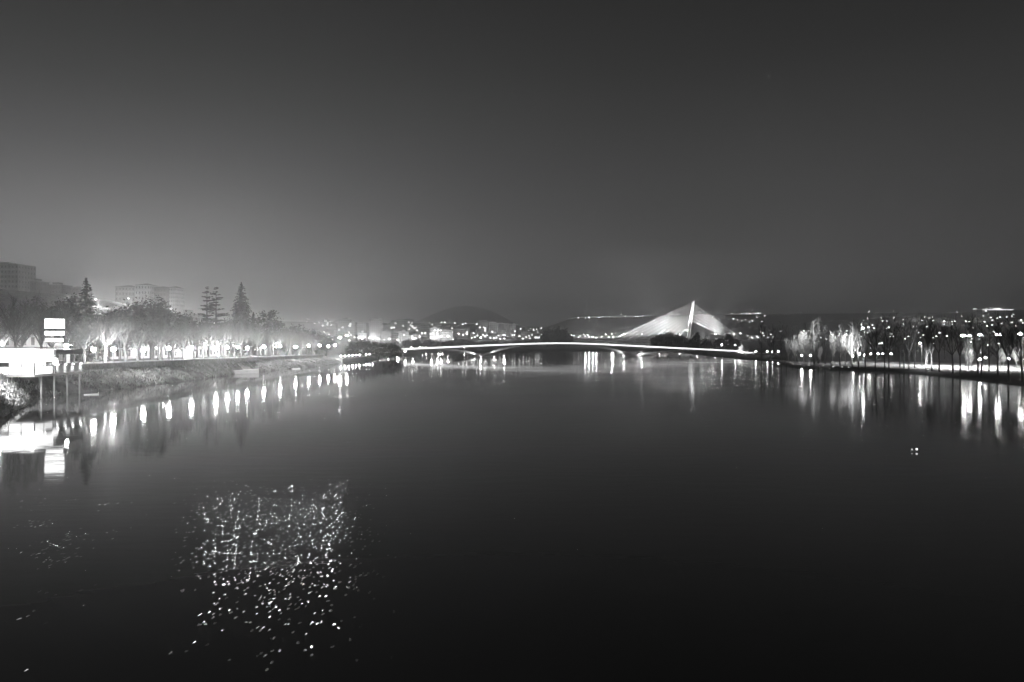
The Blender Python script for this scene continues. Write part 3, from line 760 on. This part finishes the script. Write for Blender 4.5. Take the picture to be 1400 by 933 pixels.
# house fronts along the avenue
y = 146.0
k = 0
while y < 372:
    w = rnd.uniform(13, 21); h = rnd.uniform(6.5, 9.5); k += 1
    yc = y + w / 2
    e = building('avenue_house', (-138.0, yc, zprom(yc) - .05), w - .4, 10, h, R(90), 'hip', 2, max(3, int(w / 3.2)), PLS[k % 2], 'low house front behind the promenade trees, %s from the café' % ordw(k), 'house', 'house fronts along the avenue', .12, 1.8, 'shop', (.42, .6))
    y += w
# lit shop front seen at the bend of the row
e = empty('lit_kiosk', (-118.6, 250.0, zprom(250) - .03), R(25), 'small brightly lit kiosk between the plane trunks', 'kiosk')
MB().box(-1.7, 1.7, 0, 2.4, 0, 3.4).obj('wall', M['white'], e)
MB().box(-1.45, 1.45, -.06, -.003, .5, 2.9).obj('lit_window', M['shop'], e)
MB().box(-2.0, 2.0, -.7, 2.7, 3.403, 3.6).obj('roof', M['dark'], e)

# town beyond the bend: (px0, px1, pytop, pybase, storeys, bays, mat, roof, lit)
TOWN = [(462,478,437,456,6,5,1,'flat',.06),(476,486,441,463,7,4,1,'flat',.04),(488,500,441.5,464,8,4,0,'flat',.05),(505,519.5,437,467,11,5,0,'flat',.05),(521,535,453,467,5,6,0,'flat',.08),(535,556.5,438.5,447.5,3,9,1,'flat',.06),(546,559,454,471,6,5,0,'flat',.08),(560,575,459,471,4,6,0,'flat',.08),(575,586,444,453,3,5,1,'flat',.05),(588,602,449,466,6,5,0,'flat',.08),(603,619,452,468,5,6,0,'flat',.10),(621,640,450,463,4,7,1,'hip',.08),(656,667.5,439,463,8,4,1,'flat',.10),(669,680,441.5,461,7,4,1,'flat',.08),(681,690,443,461,6,4,2,'flat',.05),(691,698,444.5,461,6,3,1,'flat',.05),(699.5,705,444,463,7,3,2,'flat',.05),(706,713,445.5,463,6,3,1,'flat',.06),(720,737,447,454,2,6,1,'flat',.12),(726,738,456.5,464,2,5,0,'flat',.5),
        (441,449,437.5,446,3,4,0,'flat',.4),(456,463,439,448,3,4,1,'flat',.2)]
for i, (a, b, t, bs, st, by, mt, rf, lt) in enumerate(sorted(TOWN)):
    p = land((a + b) / 2, bs, 0.0, 640); d = p.y
    w = (b - a) / F * d; h = ztop(t, d) - p.z
    if h < 4: h = 4
    nm = 'tower_block' if h > 24 else 'town_building'
    what = 'tallest pale tower block, slim and floodlit' if a == 505 else ('pale tower block in the town' if h > 24 else 'pale building in the town')
    building(nm, p, w, min(16, w), h, rnd.uniform(-.25, .25), rf, st, by, PLS[mt], what + ', %s from the left' % ordw(i + 1), 'building', 'buildings of the town', lt, 2.2)
n = 0
houses = []
for i in range(34):
    px = rnd.uniform(440, 735); py = rnd.uniform(446, 467); houses.append((px, py))
for i, (px, py) in enumerate(sorted(houses)):
    p = land(px, py, 0, 700); w = rnd.uniform(11, 24); h = rnd.uniform(6, 13)
    building('town_house', p, w, 10, h, rnd.uniform(-.5, .5), 'hip' if rnd.random() < .7 else 'flat', max(2, int(h / 3)), max(3, int(w / 3.5)), PLS[i % 2], 'small town house on the slope below the round hill, %s from the left' % ordw(i + 1), 'house', 'small houses of the town', .08, 2.2)
houses = [(rnd.uniform(1180, 1400), rnd.uniform(436, 466)) for i in range(34)] + [(rnd.uniform(1010, 1170), rnd.uniform(456, 468)) for i in range(10)]
for i, (px, py) in enumerate(sorted(houses)):
    p = land(px, py, 0, 540); w = rnd.uniform(10, 22); h = rnd.uniform(6, 11)
    building('hillside_house', p, w, 10, h, rnd.uniform(-.5, .5), 'hip', max(2, int(h / 3)), max(3, int(w / 3.5)), PLS[i % 3], 'house on the right-hand hillside, %s from the left' % ordw(i + 1), 'house', 'houses of the right-hand hillside', .10, 2.2)
# palace with the lit roof line on the right-hand hill
p = land(1363.5, 434, 0, 700); d = p.y; w = 41 / F * d; h = ztop(424, d) - p.z
e = building('hilltop_palace', p, w, 18, h, 0, 'flat', 3, 13, PLS[1], 'long hilltop palace with a glowing roof line and central gable', 'palace', None, .06)
MB().box(-w/2 - .6, w/2 + .6, -.9, -.3, h - .2, h + 1.1).obj('roof_light_strip', M['shop'], e)
MB().add([(-w*.16, -1.0, h + 1.15), (w*.16, -1.0, h + 1.15), (w*.08, -1.0, h + 3.6), (-w*.08, -1.0, h + 3.6), (-w*.16, 1.5, h + 1.15), (w*.16, 1.5, h + 1.15), (w*.08, 1.5, h + 3.6), (-w*.08, 1.5, h + 3.6)],
         [(0,1,2,3),(5,4,7,6),(0,4,5,1),(1,5,6,2),(2,6,7,3),(3,7,4,0)]).obj('lit_gable', M['shop'], e)
# bright chapel-like light by the footbridge's park end, glow put into walls and roof
p = at(1012, 640)
e = empty('lit_pavilion', p, 0, 'small white lit pavilion with a pointed top behind the footbridge end', 'pavilion')
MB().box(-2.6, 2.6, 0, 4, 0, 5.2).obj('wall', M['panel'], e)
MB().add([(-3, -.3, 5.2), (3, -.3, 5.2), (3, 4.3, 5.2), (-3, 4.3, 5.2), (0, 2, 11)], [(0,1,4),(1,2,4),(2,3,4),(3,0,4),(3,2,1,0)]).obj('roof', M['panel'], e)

for reg, (lab, grp, h, d0, lst) in FAR.items():
    for i, (px, py, s) in enumerate(sorted(lst)):
        p = land(px, py, h + .1, d0)
        hh = float(h)
        for _ in range(4):
            for (b0, b1, bd, bt, bb) in BLD:
                if b0 - .6 < px < b1 + .6 and bt - .5 < py < bb + 3 and p.y > bd - 3:
                    d = bd - 9; q = PX(px, py, d); gz = H(q.x, d)
                    if q.z - gz > 2.5: p = Vector((q.x, d, gz)); hh = round(q.z - gz - .1, 1)
        p.z -= .05
        D = p.y
        hr = round((1.5 + .75 * s) * (D / 1100) ** .6 * 2.5) / 2.5
        area = .25 * hr * hr; want = (4.0 if D > 1700 else 2.8) * s * (D / 683) ** 2 * math.exp(HAZE_DENSITY * D) / area
        lv = min(FAR_LEVELS, key=lambda q: abs(math.log(q / want)))
        lamp('street_lamp', p, 'arm', hh, 'far%d' % lv, lab % ordw(i + 1), 'lamp', grp, head_r=hr,
             power=(60000 if reg == 'hillside' and py < 420 else (16000 if hh == h else 8000) * (s - 1) if (s >= 3 and D < 1600) else 0))
# ------------------------------------------------------------------ river wall of the promenade
e = empty('river_wall', (0, 0, 0), 0, 'long stone wall with pale coping at the promenade edge', 'wall')
y = 148.0
while y < 376:
    y2 = min(376, y + 12); z0, z1 = zprom(y), zprom(y2)
    vs = []
    for yy, z in ((y, z0), (y2, z1)):
        for x in (-104.35, -103.85): vs += [(x, yy, z - 3.0), (x, yy, z - .02)]
    MB().add(vs, [(2,3,7,6),(0,4,5,1),(1,5,7,3),(0,2,6,4),(0,1,3,2),(4,6,7,5)]).obj('wall_panel', M['stone'], e)
    vs = []
    for yy, z in ((y + .02, z0), (y2 - .02, z1)):
        for x in (-104.5, -103.7): vs += [(x, yy, z - .015), (x, yy, z + .2)]
    MB().add(vs, [(2,3,7,6),(0,4,5,1),(1,5,7,3),(0,2,6,4),(0,1,3,2),(4,6,7,5)]).obj('coping_stone', M['concrete'], e)
    y = y2
# low quay with a mooring edge at the end of the promenade
e = empty('low_quay', (0, 0, 0), 0, 'low concrete quay with a lit edge beyond the promenade', 'quay')
for a in range(396, 468, 8):
    x0, x1 = XL(a), XL(a + 8)
    MB().add([(x0 - 4, a, -1), (x0 + .4, a, -1), (x0 + .4, a, 2.0), (x0 - 4, a, 2.0), (x1 - 4, a + 7.95, -1), (x1 + .4, a + 7.95, -1), (x1 + .4, a + 7.95, 2.0), (x1 - 4, a + 7.95, 2.0)],
             [(0,1,2,3),(5,4,7,6),(1,5,6,2),(2,6,7,3),(3,7,4,0),(0,4,5,1)]).obj('slab', M['concrete'], e)

# boat ramp, moored boat and floats
e = empty('boat_ramp', (-101.2, 262, 0), 0, 'pale concrete boat ramp on the bank behind the moored boat', 'ramp')
MB().add([(1.4, -5, -.3), (1.4, 5, -.3), (-2.4, 5, 3.4), (-2.4, -5, 3.4), (1.4, -5, .05), (1.4, 5, .05), (-2.4, 5, 3.75), (-2.4, -5, 3.75)],
         [(0,3,2,1),(4,5,6,7),(0,1,5,4),(1,2,6,5),(2,3,7,6),(3,0,4,7)]).obj('ramp_slab', M['concrete'], e)
for yy in (-5.2, 5.0):
    MB().add([(1.4, yy, .05), (1.4, yy+.3, .05), (-2.4, yy+.3, 3.75), (-2.4, yy, 3.75), (1.4, yy, .4), (1.4, yy+.3, .4), (-2.4, yy+.3, 4.1), (-2.4, yy, 4.1)],
         [(0,3,2,1),(4,5,6,7),(0,1,5,4),(1,2,6,5),(2,3,7,6),(3,0,4,7)]).obj('kerb', M['concrete'], e)
def boat(p, rz, L, W, Hh, label, group=None):
    e = empty('moored_boat', p, rz, label, 'boat', group)
    secs = []
    for t in [0, .1, .3, .55, .8, .93, 1.0]:
        w = W / 2 * interp(t, [0, .1, .5, .8, .93, 1], [.78, .86, 1, .75, .38, .03]); sheer = Hh * (1 + .28 * t * t)
        y = -L / 2 + L * t
        secs.append([(0, y, -.3 * (1 - t * .6)), (w * .7, y, -.12), (w, y, sheer), (w - .09, y, sheer), (w * .62, y, .18), (0, y, .12), (-w * .62, y, .18), (-(w - .09), y, sheer), (-w, y, sheer), (-w * .7, y, -.12)])
    n = 10; vs = [v for s in secs for v in s]
    fs = [(i*n+j, (i+1)*n+j, (i+1)*n+(j+1) % n, i*n+(j+1) % n) for i in range(len(secs)-1) for j in range(n)]
    fs += [tuple(range(n)), tuple(range((len(secs)-1)*n + n - 1, (len(secs)-1)*n - 1, -1))]
    MB().add(vs, fs).obj('hull', M['white'], e)
    for t in (.25, .5, .72):
        w = W / 2 * interp(t, [0, .1, .5, .8, .93, 1], [.78, .86, 1, .75, .38, .03]) - .1; y = -L / 2 + L * t
        MB().box(-w, w, y - .15, y + .15, Hh * .62, Hh * .7).obj('bench', M['canvas'], e)
    return e
boat((-98.3, 252.0, .05), R(-52), 9.5, 2.6, 1.25, 'white open boat moored at the ramp below the promenade')
boat((-92.6, 293.0, .03), R(-70), 3.4, 1.2, .35, 'small low skiff floating off the bank beyond the moored boat')
boat((-92.4, 150.0, .0), R(-62), 2.8, 1.0, .2, 'small low white skiff floating near the café piles')
def float_(px, py, r, mat, label):
    d = CAMZ * F / (py - CY); p = ((px - CX) / F * d, d, -.02)
    e = empty('small_float', p, 0, label, 'float', 'small white floats on the dark water')
    MB().lathe([(r * .55, -.08), (r, 0), (r, .1), (r * .5, .17)], 12).obj('float_body', M['white'], e, True)
    MB().ball((0, 0, .17 + r * .5), r * .55, 10, 6).obj('glow_dome', mat, e, True)  # added glow stands in for bridge lamplight on the small white float
fm1, fm2 = glowing('float_glow', 1.6), glowing('float_glow_dim', .7)
float_(1253, 617.5, .2, fm1, 'brighter small white float with added glow on the open water to the right')
float_(1246.5, 617.5, .15, fm2, 'dimmer small float with added glow beside the brighter one')

# ------------------------------------------------------------------ riverside café on piles
e = empty('cafe_platform', (0, 0, 0), 0, 'concrete platform on slim piles over the inlet, under the café', 'platform')
MB().box(-116, -96.2, 137.6, 153.6, 4.55, 5.0).obj('deck_slab', M['concrete'], e)
for x, y in ((-96.8, 140.4), (-96.8, 144.4), (-96.8, 148.6), (-96.8, 152.8), (-101.5, 138.6), (-101.5, 146.5)):
    MB().tube((x, y, -2), (x, y, 4.548), .17, .17, 10).obj('pile', M['concrete'], e, True)
e = empty('riverside_cafe', (0, 0, 5.0), 0, 'flat roofed glowing white café kiosk standing on the platform', 'café')
X0, X1, Y0, Y1 = -115.0, -96.7, 138.2, 143.9
MB().add([(X0-.6, Y0-.7, 5.55), (X1+.5, Y0-.7, 5.35), (X1+.5, Y1+.3, 5.2), (X0-.6, Y1+.3, 5.45), (X0-.6, Y0-.7, 5.85), (X1+.5, Y0-.7, 5.62), (X1+.5, Y1+.3, 5.45), (X0-.6, Y1+.3, 5.75)],
         [(0,3,2,1),(4,5,6,7),(0,1,5,4),(1,2,6,5),(2,3,7,6),(3,0,4,7)]).obj('roof', M['dark'], e)
MB().box(X0, X1, Y0, Y0 + .15, 2.55, 5.2).obj('lit_fascia', M['fascia'], e)
MB().box(X1 - .15, X1, Y0 + .155, Y1, 2.55, 5.15).obj('lit_fascia', M['fascia'], e)
MB().box(X0, X1 - 1.5, Y1 - .3, Y1 - .1, .02, 5.1).obj('back_wall', M['white'], e)
nb = 7
for i in range(nb + 1):
    x = X0 + .1 + (X1 - X0 - .2) * i / nb
    MB().box(x - .07, x + .07, Y0 + .01, Y0 + .14, 0, 2.545).obj('post', M['metal'], e)
for i in range(nb):
    x = X0 + .1 + (X1 - X0 - .2) * i / nb; x2 = x + (X1 - X0 - .2) / nb
    MB().box(x + .1, x2 - .1, Y0 + .03, Y0 + .1, .06, 1.5).obj('parapet_panel', M['panel'], e)
    MB().box(x + .1, x2 - .1, Y0 + .05, Y0 + .08, 1.55, 2.5).obj('window_pane', M['glass'] if i % 3 == 1 else M['canvas'], e)
for i in range(3):
    y = Y0 + .2 + (Y1 - Y0 - .3) * i / 2
    MB().box(X1 - .14, X1 - .02, y - .06, y + .06, 0, 2.545).obj('post', M['metal'], e)
    if i < 2: MB().box(X1 - .1, X1 - .04, y + .08, y + (Y1 - Y0 - .3) / 2 - .08, .06, 1.5).obj('parapet_panel', M['panel'], e)
for i in range(4): light(e, (X0 + 3 + 4.3 * i, Y0 + 2.6, 4.6), 900, .3)
light(e, (X1 + .9, Y0 - 1.2, 2.6), 700, .2)
# terrace with the flat dark roof
t = empty('cafe_terrace', (0, 0, 5.0), 0, 'open terrace beside the café with a dark flat roof and lit parapet', 'terrace')
MB().box(-108, -96.4, 144.3, 153.4, 3.95, 5.0).obj('roof', M['dark'], t)
for y in (144.6, 147.6, 150.6, 153.1):
    MB().box(-96.75, -96.6, y - .07, y + .07, 0, 3.947).obj('post', M['metal'], t)
    MB().box(-107.6, -107.45, y - .07, y + .07, 0, 3.947).obj('post', M['metal'], t)
for i, y in enumerate((144.7, 147.65, 150.65)):
    MB().box(-96.62, -96.54, y, y + 2.8, .06, 1.85).obj('parapet_panel', M['plaster2'], t)
MB().box(-96.72, -96.42, 144.6, 153.2, 1.86, 1.98).obj('handrail', M['metal'], t)
for y in (144.9, 147.4, 149.9, 152.6):
    w = MB().box(-96.4, -96.22, y - .1, y + .1, 1.72, 1.92).obj('wall_light', M['lamp_dim'], t)
    light(t, (-96.3, y, 1.68), 420, .05, 'SPOT', (-96.46, y, 0), 74, .35)
for i in range(3): light(t, (-102, 146 + 3 * i, 3.6), 260, .3)
for i, (x, y) in enumerate(((-98.6, 146.2), (-98.4, 149.0), (-98.6, 151.8))):
    q = empty('terrace_table', (x, y, 5.0), .3 * i, 'round pale table on the café terrace, %s from the kiosk' % ordw(i + 1), 'table', 'tables on the café terrace')
    MB().lathe([(.5, 1.98), (.52, 2.0), (.5, 2.04)], 14).obj('table_top', M['white'], q, True)
    MB().lathe([(.26, 0), (.05, .06), (.05, 1.978)], 8).obj('pedestal', M['metal'], q, True)
q = empty('round_sign', (-96.35, 144.0, 5.0), R(35), 'upright oval white sign at the corner of the café', 'sign')
MB().tube((0, 0, 0), (0, 0, 1.7), .05, .05, 6).obj('post', M['metal'], q)
disc = MB(); disc.lathe([(.55, -.05), (.55, .05)], 20); disc.v = [(x, z, 2.5 + y * 1.5) for x, y, z in disc.v]; disc.f = [f[::-1] for f in disc.f]; disc.obj('board', M['panel'], q)
q = empty('banner_post', (-100.5, 154.6, 5.6), 0, 'pale upright banner at the far end of the terrace', 'banner')
MB().box(-.4, .4, -.04, .04, .2, 3.6).obj('cloth', M['white'], q); MB().tube((-.46, 0, 0), (-.46, 0, 3.8), .045, .045, 6).obj('post', M['metal'], q)
# illuminated sign tower
q = empty('sign_tower', (-98.9, 147.6, 5.0), R(18), 'tall illuminated sign of three blank white panels above the café', 'sign')
for sx in (-1.5, 1.5): MB().tube((sx, .35, -.02), (sx, .35, 11.4), .1, .1, 8).obj('post', M['metal'], q, True)
for z0, z1, w in ((9.55, 11.6, 1.85), (8.05, 8.95, 1.8), (6.7, 7.4, 1.6)):
    fr = MB().box(-w - .06, w + .06, .06, .25, z0 - .06, z1 + .06).obj('frame', M['metal'], q)
    MB().box(-w, w, -.04, .055, z0, z1).obj('lit_panel', M['sign'], fr)

# ------------------------------------------------------------------ footbridge
e = empty('footbridge', (0, 550, 0), 0, 'long low footbridge with a glowing white parapet and flat arch', 'bridge')
DK = [(536, 478.6), (560, 477.4), (600, 475.6), (650, 473.3), (700, 471.2), (735, 470.1), (760, 469.6), (785, 469.8), (820, 471.0), (880, 474.0), (940, 477.0), (1000, 480.0), (1040, 481.8), (1068, 483)]
deck = [((px - CX) / F * 550, ztop(py, 550)) for px, py in DK]
def dz(x): return interp(x, [a for a, b in deck], [b for a, b in deck])
def ribbon(name, mat, xs, y0, y1, f0, f1, parent):
    vs = []
    for x in xs:
        a, b = f0(x), f1(x); vs += [(x, y0, a), (x, y1, a), (x, y1, b), (x, y0, b)]
    n = len(xs); fs = [(4*i+j, 4*i+(j+1) % 4, 4*(i+1)+(j+1) % 4, 4*(i+1)+j) for i in range(n-1) for j in range(4)]
    fs = [f[::-1] for f in fs] + [(0, 1, 2, 3), (4*n-1, 4*n-2, 4*n-3, 4*n-4)]
    return MB().add(vs, fs).obj(name, mat, parent)
xs_ = lambda a, b, n: [a + (b - a) * i / n for i in range(n + 1)]
xm, xe0, xe1 = 36.0, deck[0][0], deck[-1][0]
ribbon('deck', M['concrete'], xs_(xe0, xm, 34), -2.2, 2.2, lambda x: dz(x) - 1.15, lambda x: dz(x) - .45, e)
ribbon('deck', M['concrete'], xs_(xm + .01, xe1, 38), .0, 4.4, lambda x: dz(x) - 1.15, lambda x: dz(x) - .45, e)
ribbon('viewing_platform', M['concrete'], xs_(xm - 5, xm + 5, 4), -4.0, 6.2, lambda x: dz(x) - 1.25, lambda x: dz(x) - .47, e)
for a, b, y in ((xe0, xm, -2.15), (xm, (1012 - CX) / F * 550, .05)):
    ribbon('parapet_light', M['led'], xs_(a, b, 36), y - .08, y, lambda x: dz(x) - .44, lambda x: dz(x) + .62, e)
    ribbon('parapet_light', M['led'], xs_(a, b, 36), y + 4.2, y + 4.28, lambda x: dz(x) - .44, lambda x: dz(x) + .62, e)
V1, V2 = (660 - CX) / F * 550, (862 - CX) / F * 550
half = (V2 - V1) / 2; c = (V1 + V2) / 2
def arch(x): return min(dz(x) - 1.2, .25 + (dz(c) - 1.3 + .5) * (1 - ((x - c) / half) ** 2) ** .9 if abs(x - c) < half else .25)
def arch_t(x): return min(dz(x) - 1.18, arch(x) + 1.5)
ribbon('arch', M['concrete'], xs_(V1 + .02, V2 - .02, 60), -1.0, 3.0, arch, arch_t, e)
XE1, XE2 = (598 - CX) / F * 550, (952 - CX) / F * 550
for a, b in ((V1, XE1), (V2, XE2)):
    def lo(x, a=a, b=b): t = (x - a) / (b - a); return min(dz(x) - 1.3, .25 + (dz(b) - 1.6 - .25) * (1 - (1 - t) ** 1.7))
    xs2 = xs_(min(a, b), max(a, b), 24)
    ribbon('half_arch', M['concrete'], xs2, -.98, 2.98, lo, lambda x: min(dz(x) - 1.19, lo(x) + 1.35), e)
for v in (V1, V2):
    MB().box(v - 5, v + 5, -2.4, 4.4, -2, .28).obj('footing', M['concrete'], e)
    for sx in (-1, 1):
        MB().box(v + sx * 4 - .2, v + sx * 4 + .2, -2.3, -2.0, .282, .55).obj('floodlight', M['dark'], e)
        light(e, (v + sx * 4, -2.6, .7), 20000, .1, 'SPOT', (v + sx * 22, 0, 5.5), 70, .8)  # added floods brighten the arch in place of light off the water
for px, hh in ((733, 1.75), (948, 1.7)):
    x = (px - CX) / F * 550; q = empty('person', (x, 550.6 if px < 760 else 552.6, dz(x) - .45), 0, 'person in dark clothes standing on the footbridge, ' + ('near its middle' if px < 760 else 'towards the park end'), 'person')
    b = MB()
    for sx in (-1, 1):
        b.tube((sx*.11, .02*sx, 0), (sx*.1, 0, .45), .06, .07, 8); b.tube((sx*.1, 0, .45), (sx*.09, 0, .88), .075, .1, 8)
        b.tube((sx*.22, 0, 1.38), (sx*.27, .02, 1.1), .055, .05, 8); b.tube((sx*.27, .02, 1.1), (sx*.25, -.06, .84), .048, .04, 8)
        b.box(sx*.11 - .05, sx*.11 + .05, -.19, .08, -.0, .08)
    b.lathe([(.17, .84), (.19, .95), (.16, 1.1), (.21, 1.32), (.2, 1.42), (.08, 1.48), (.06, 1.52), (.09, 1.57), (.105, 1.64), (.09, 1.72), (.03, 1.76)], 12)
    b.obj('body', M['dark'], q, True)

# ------------------------------------------------------------------ cable-stayed bridge
YB = 1230.0; k_ = YB / F
def bx(px): return (px - CX) * k_
def bz(py): return CAMZ - (py - CY) * k_
e = empty('cable_stayed_bridge', (0, YB, 0), 0, 'floodlit cable-stayed bridge with one tall white pylon', 'bridge')
zd = bz(465.6)
MB().box(bx(716), bx(1075), -9, 9, zd - 2.6, zd).obj('deck', M['concrete'], e)
for y in (-9.2, 8.9): MB().box(bx(716), bx(1075), y, y + .3, zd + .003, zd + 1.1).obj('parapet', M['concrete'], e)
for px in (730, 775, 820, 868, 1000, 1040):
    MB().box(bx(px) - 1.2, bx(px) + 1.2, -6, 6, -4, zd - 2.603).obj('pier', M['concrete'], e)
T = Vector((bx(948), 0, bz(412))); J = Vector((bx(943.6), 0, bz(441)))
def tapered(a, b, wa, wb, name):
    a, b = Vector(a), Vector(b); vs = []
    for p, w in ((a, wa), (b, wb)):
        vs += [(p.x - w, p.y - w, p.z), (p.x + w, p.y - w, p.z), (p.x + w, p.y + w, p.z), (p.x - w, p.y + w, p.z)]
    return MB().add(vs, [(0,3,2,1),(4,5,6,7),(0,1,5,4),(1,2,6,5),(2,3,7,6),(3,0,4,7)]).obj(name, M['white'], e)
tapered(J, T, 2.6, 1.7, 'pylon_mast')
tapered((bx(936.2), -13, zd - 14), (J.x - .9, -1.2, J.z + .5), 2.0, 1.8, 'pylon_leg')
tapered((bx(942.4), 13, zd - 14), (J.x + .9, 1.2, J.z + .5), 2.0, 1.8, 'pylon_leg')
MB().box(bx(937.5), bx(942.5), -6, 6, bz(452.5), bz(451.3)).obj('cross_beam', M['white'], e)
NL, NR = 10, 6
for i in range(NL):
    t = i / (NL - 1)
    a = J.lerp(T, .08 + .86 * t); b = Vector((bx(926 - 91 * t), 0, zd + .05))
    MB().tube(a, b, .3, .3, 6).obj('stay_cable', M['cable'], e, True)
for i in range(NR):
    t = i / (NR - 1)
    a = J.lerp(T, .12 + .76 * t); b = Vector((bx(1001 + 16 * t), 0, zd + .05))
    MB().tube(a, b, .3, .3, 6).obj('stay_cable', M['cable'], e, True)
FL = [(848, 180000, 850, 456, 90), (868, 1000000, 866, 446, 76), (890, 1100000, 884, 440, 80), (912, 1700000, 902, 434, 84), (931, 1700000, 924, 430, 84), (958, 1900000, 964, 428, 84), (978, 300000, 978, 440, 84)]
FL += [(960, 1700000, 946, 425, 34), (930, 1700000, 945, 428, 34)]
FL += [(968, 7000000, 1062, 330, 36), (925, 5500000, 868, 345, 34), (950, 4000000, 990, 330, 30)]   # floods overshooting into the haze
for px, pw, ax, ay, an in FL:
    for sy in (-8.4 if pw < 3e6 else 8.2,):
        light(e, (bx(px), sy, zd + 1.2), pw, .5, 'SPOT', (bx(ax), 0 if pw < 3e6 else 70, bz(ay)), an, .7)
        MB().box(bx(px) - .6, bx(px) + .6, sy - .5, sy + .5, zd + .004, zd + .9).obj('floodlight', M['dark'], e)
for i, px in enumerate([836, 852.5, 877, 901, 928, 952, 977, 1002]):
    lamp('bridge_lamp', (bx(px), YB - 8.2, zd + .02), 'arm', 11.0, 'lamp', 'street lamp on the deck of the cable-stayed bridge, %s from the left' % ordw(i + 1), 'lamp', 'lamps on the cable-stayed bridge', head_r=2.4, power=30000)

# ------------------------------------------------------------------ rough growth on the left bank
g = random.Random(5); mb = MB()
def bank_z(x, y):
    xw, wx = XL(y), wall_x(y); t = (x - xw) / (wx + .25 - xw)
    zt = zprom(y) - 1.5 if 133 <= y <= 377 else zprom(y) - .1
    return -.35 + (zt + .35) * (max(0, min(1, t)) ** .8)
n = 0
while n < 15000:
    y = g.uniform(104, 376) if n % 3 else g.uniform(104, 136); t = g.uniform(.04, 1)
    if math.sin(y * .31 + 4 * t) + math.sin(y * .11 + 1) + g.uniform(-1, 1) < -.4: continue
    x = XL(y) + (wall_x(y) + .2 - XL(y)) * t; z = bank_z(x, y) + .1
    h = g.uniform(.15, .55) * (1.3 if y < 136 else 1); a = g.uniform(0, 6.28); w = g.uniform(.06, .2)
    dx, dy = math.cos(a) * w, math.sin(a) * w; lx, ly = g.uniform(-.2, .3), g.uniform(-.2, .2)
    mb.add([(x - dx, y - dy, z - .2), (x + dx, y + dy, z - .2), (x + dx * .5 + lx, y + dy * .5 + ly, z + h), (x - dx * .5 + lx, y - dy * .5 + ly, z + h * .9)], [(0, 1, 2, 3)])
    n += 1
tag(mb.obj('bank_grass', grey('bank_growth', .24, .9, .6, .35)), 'rough grass and weeds growing on the left bank', 'grass', kind='stuff')
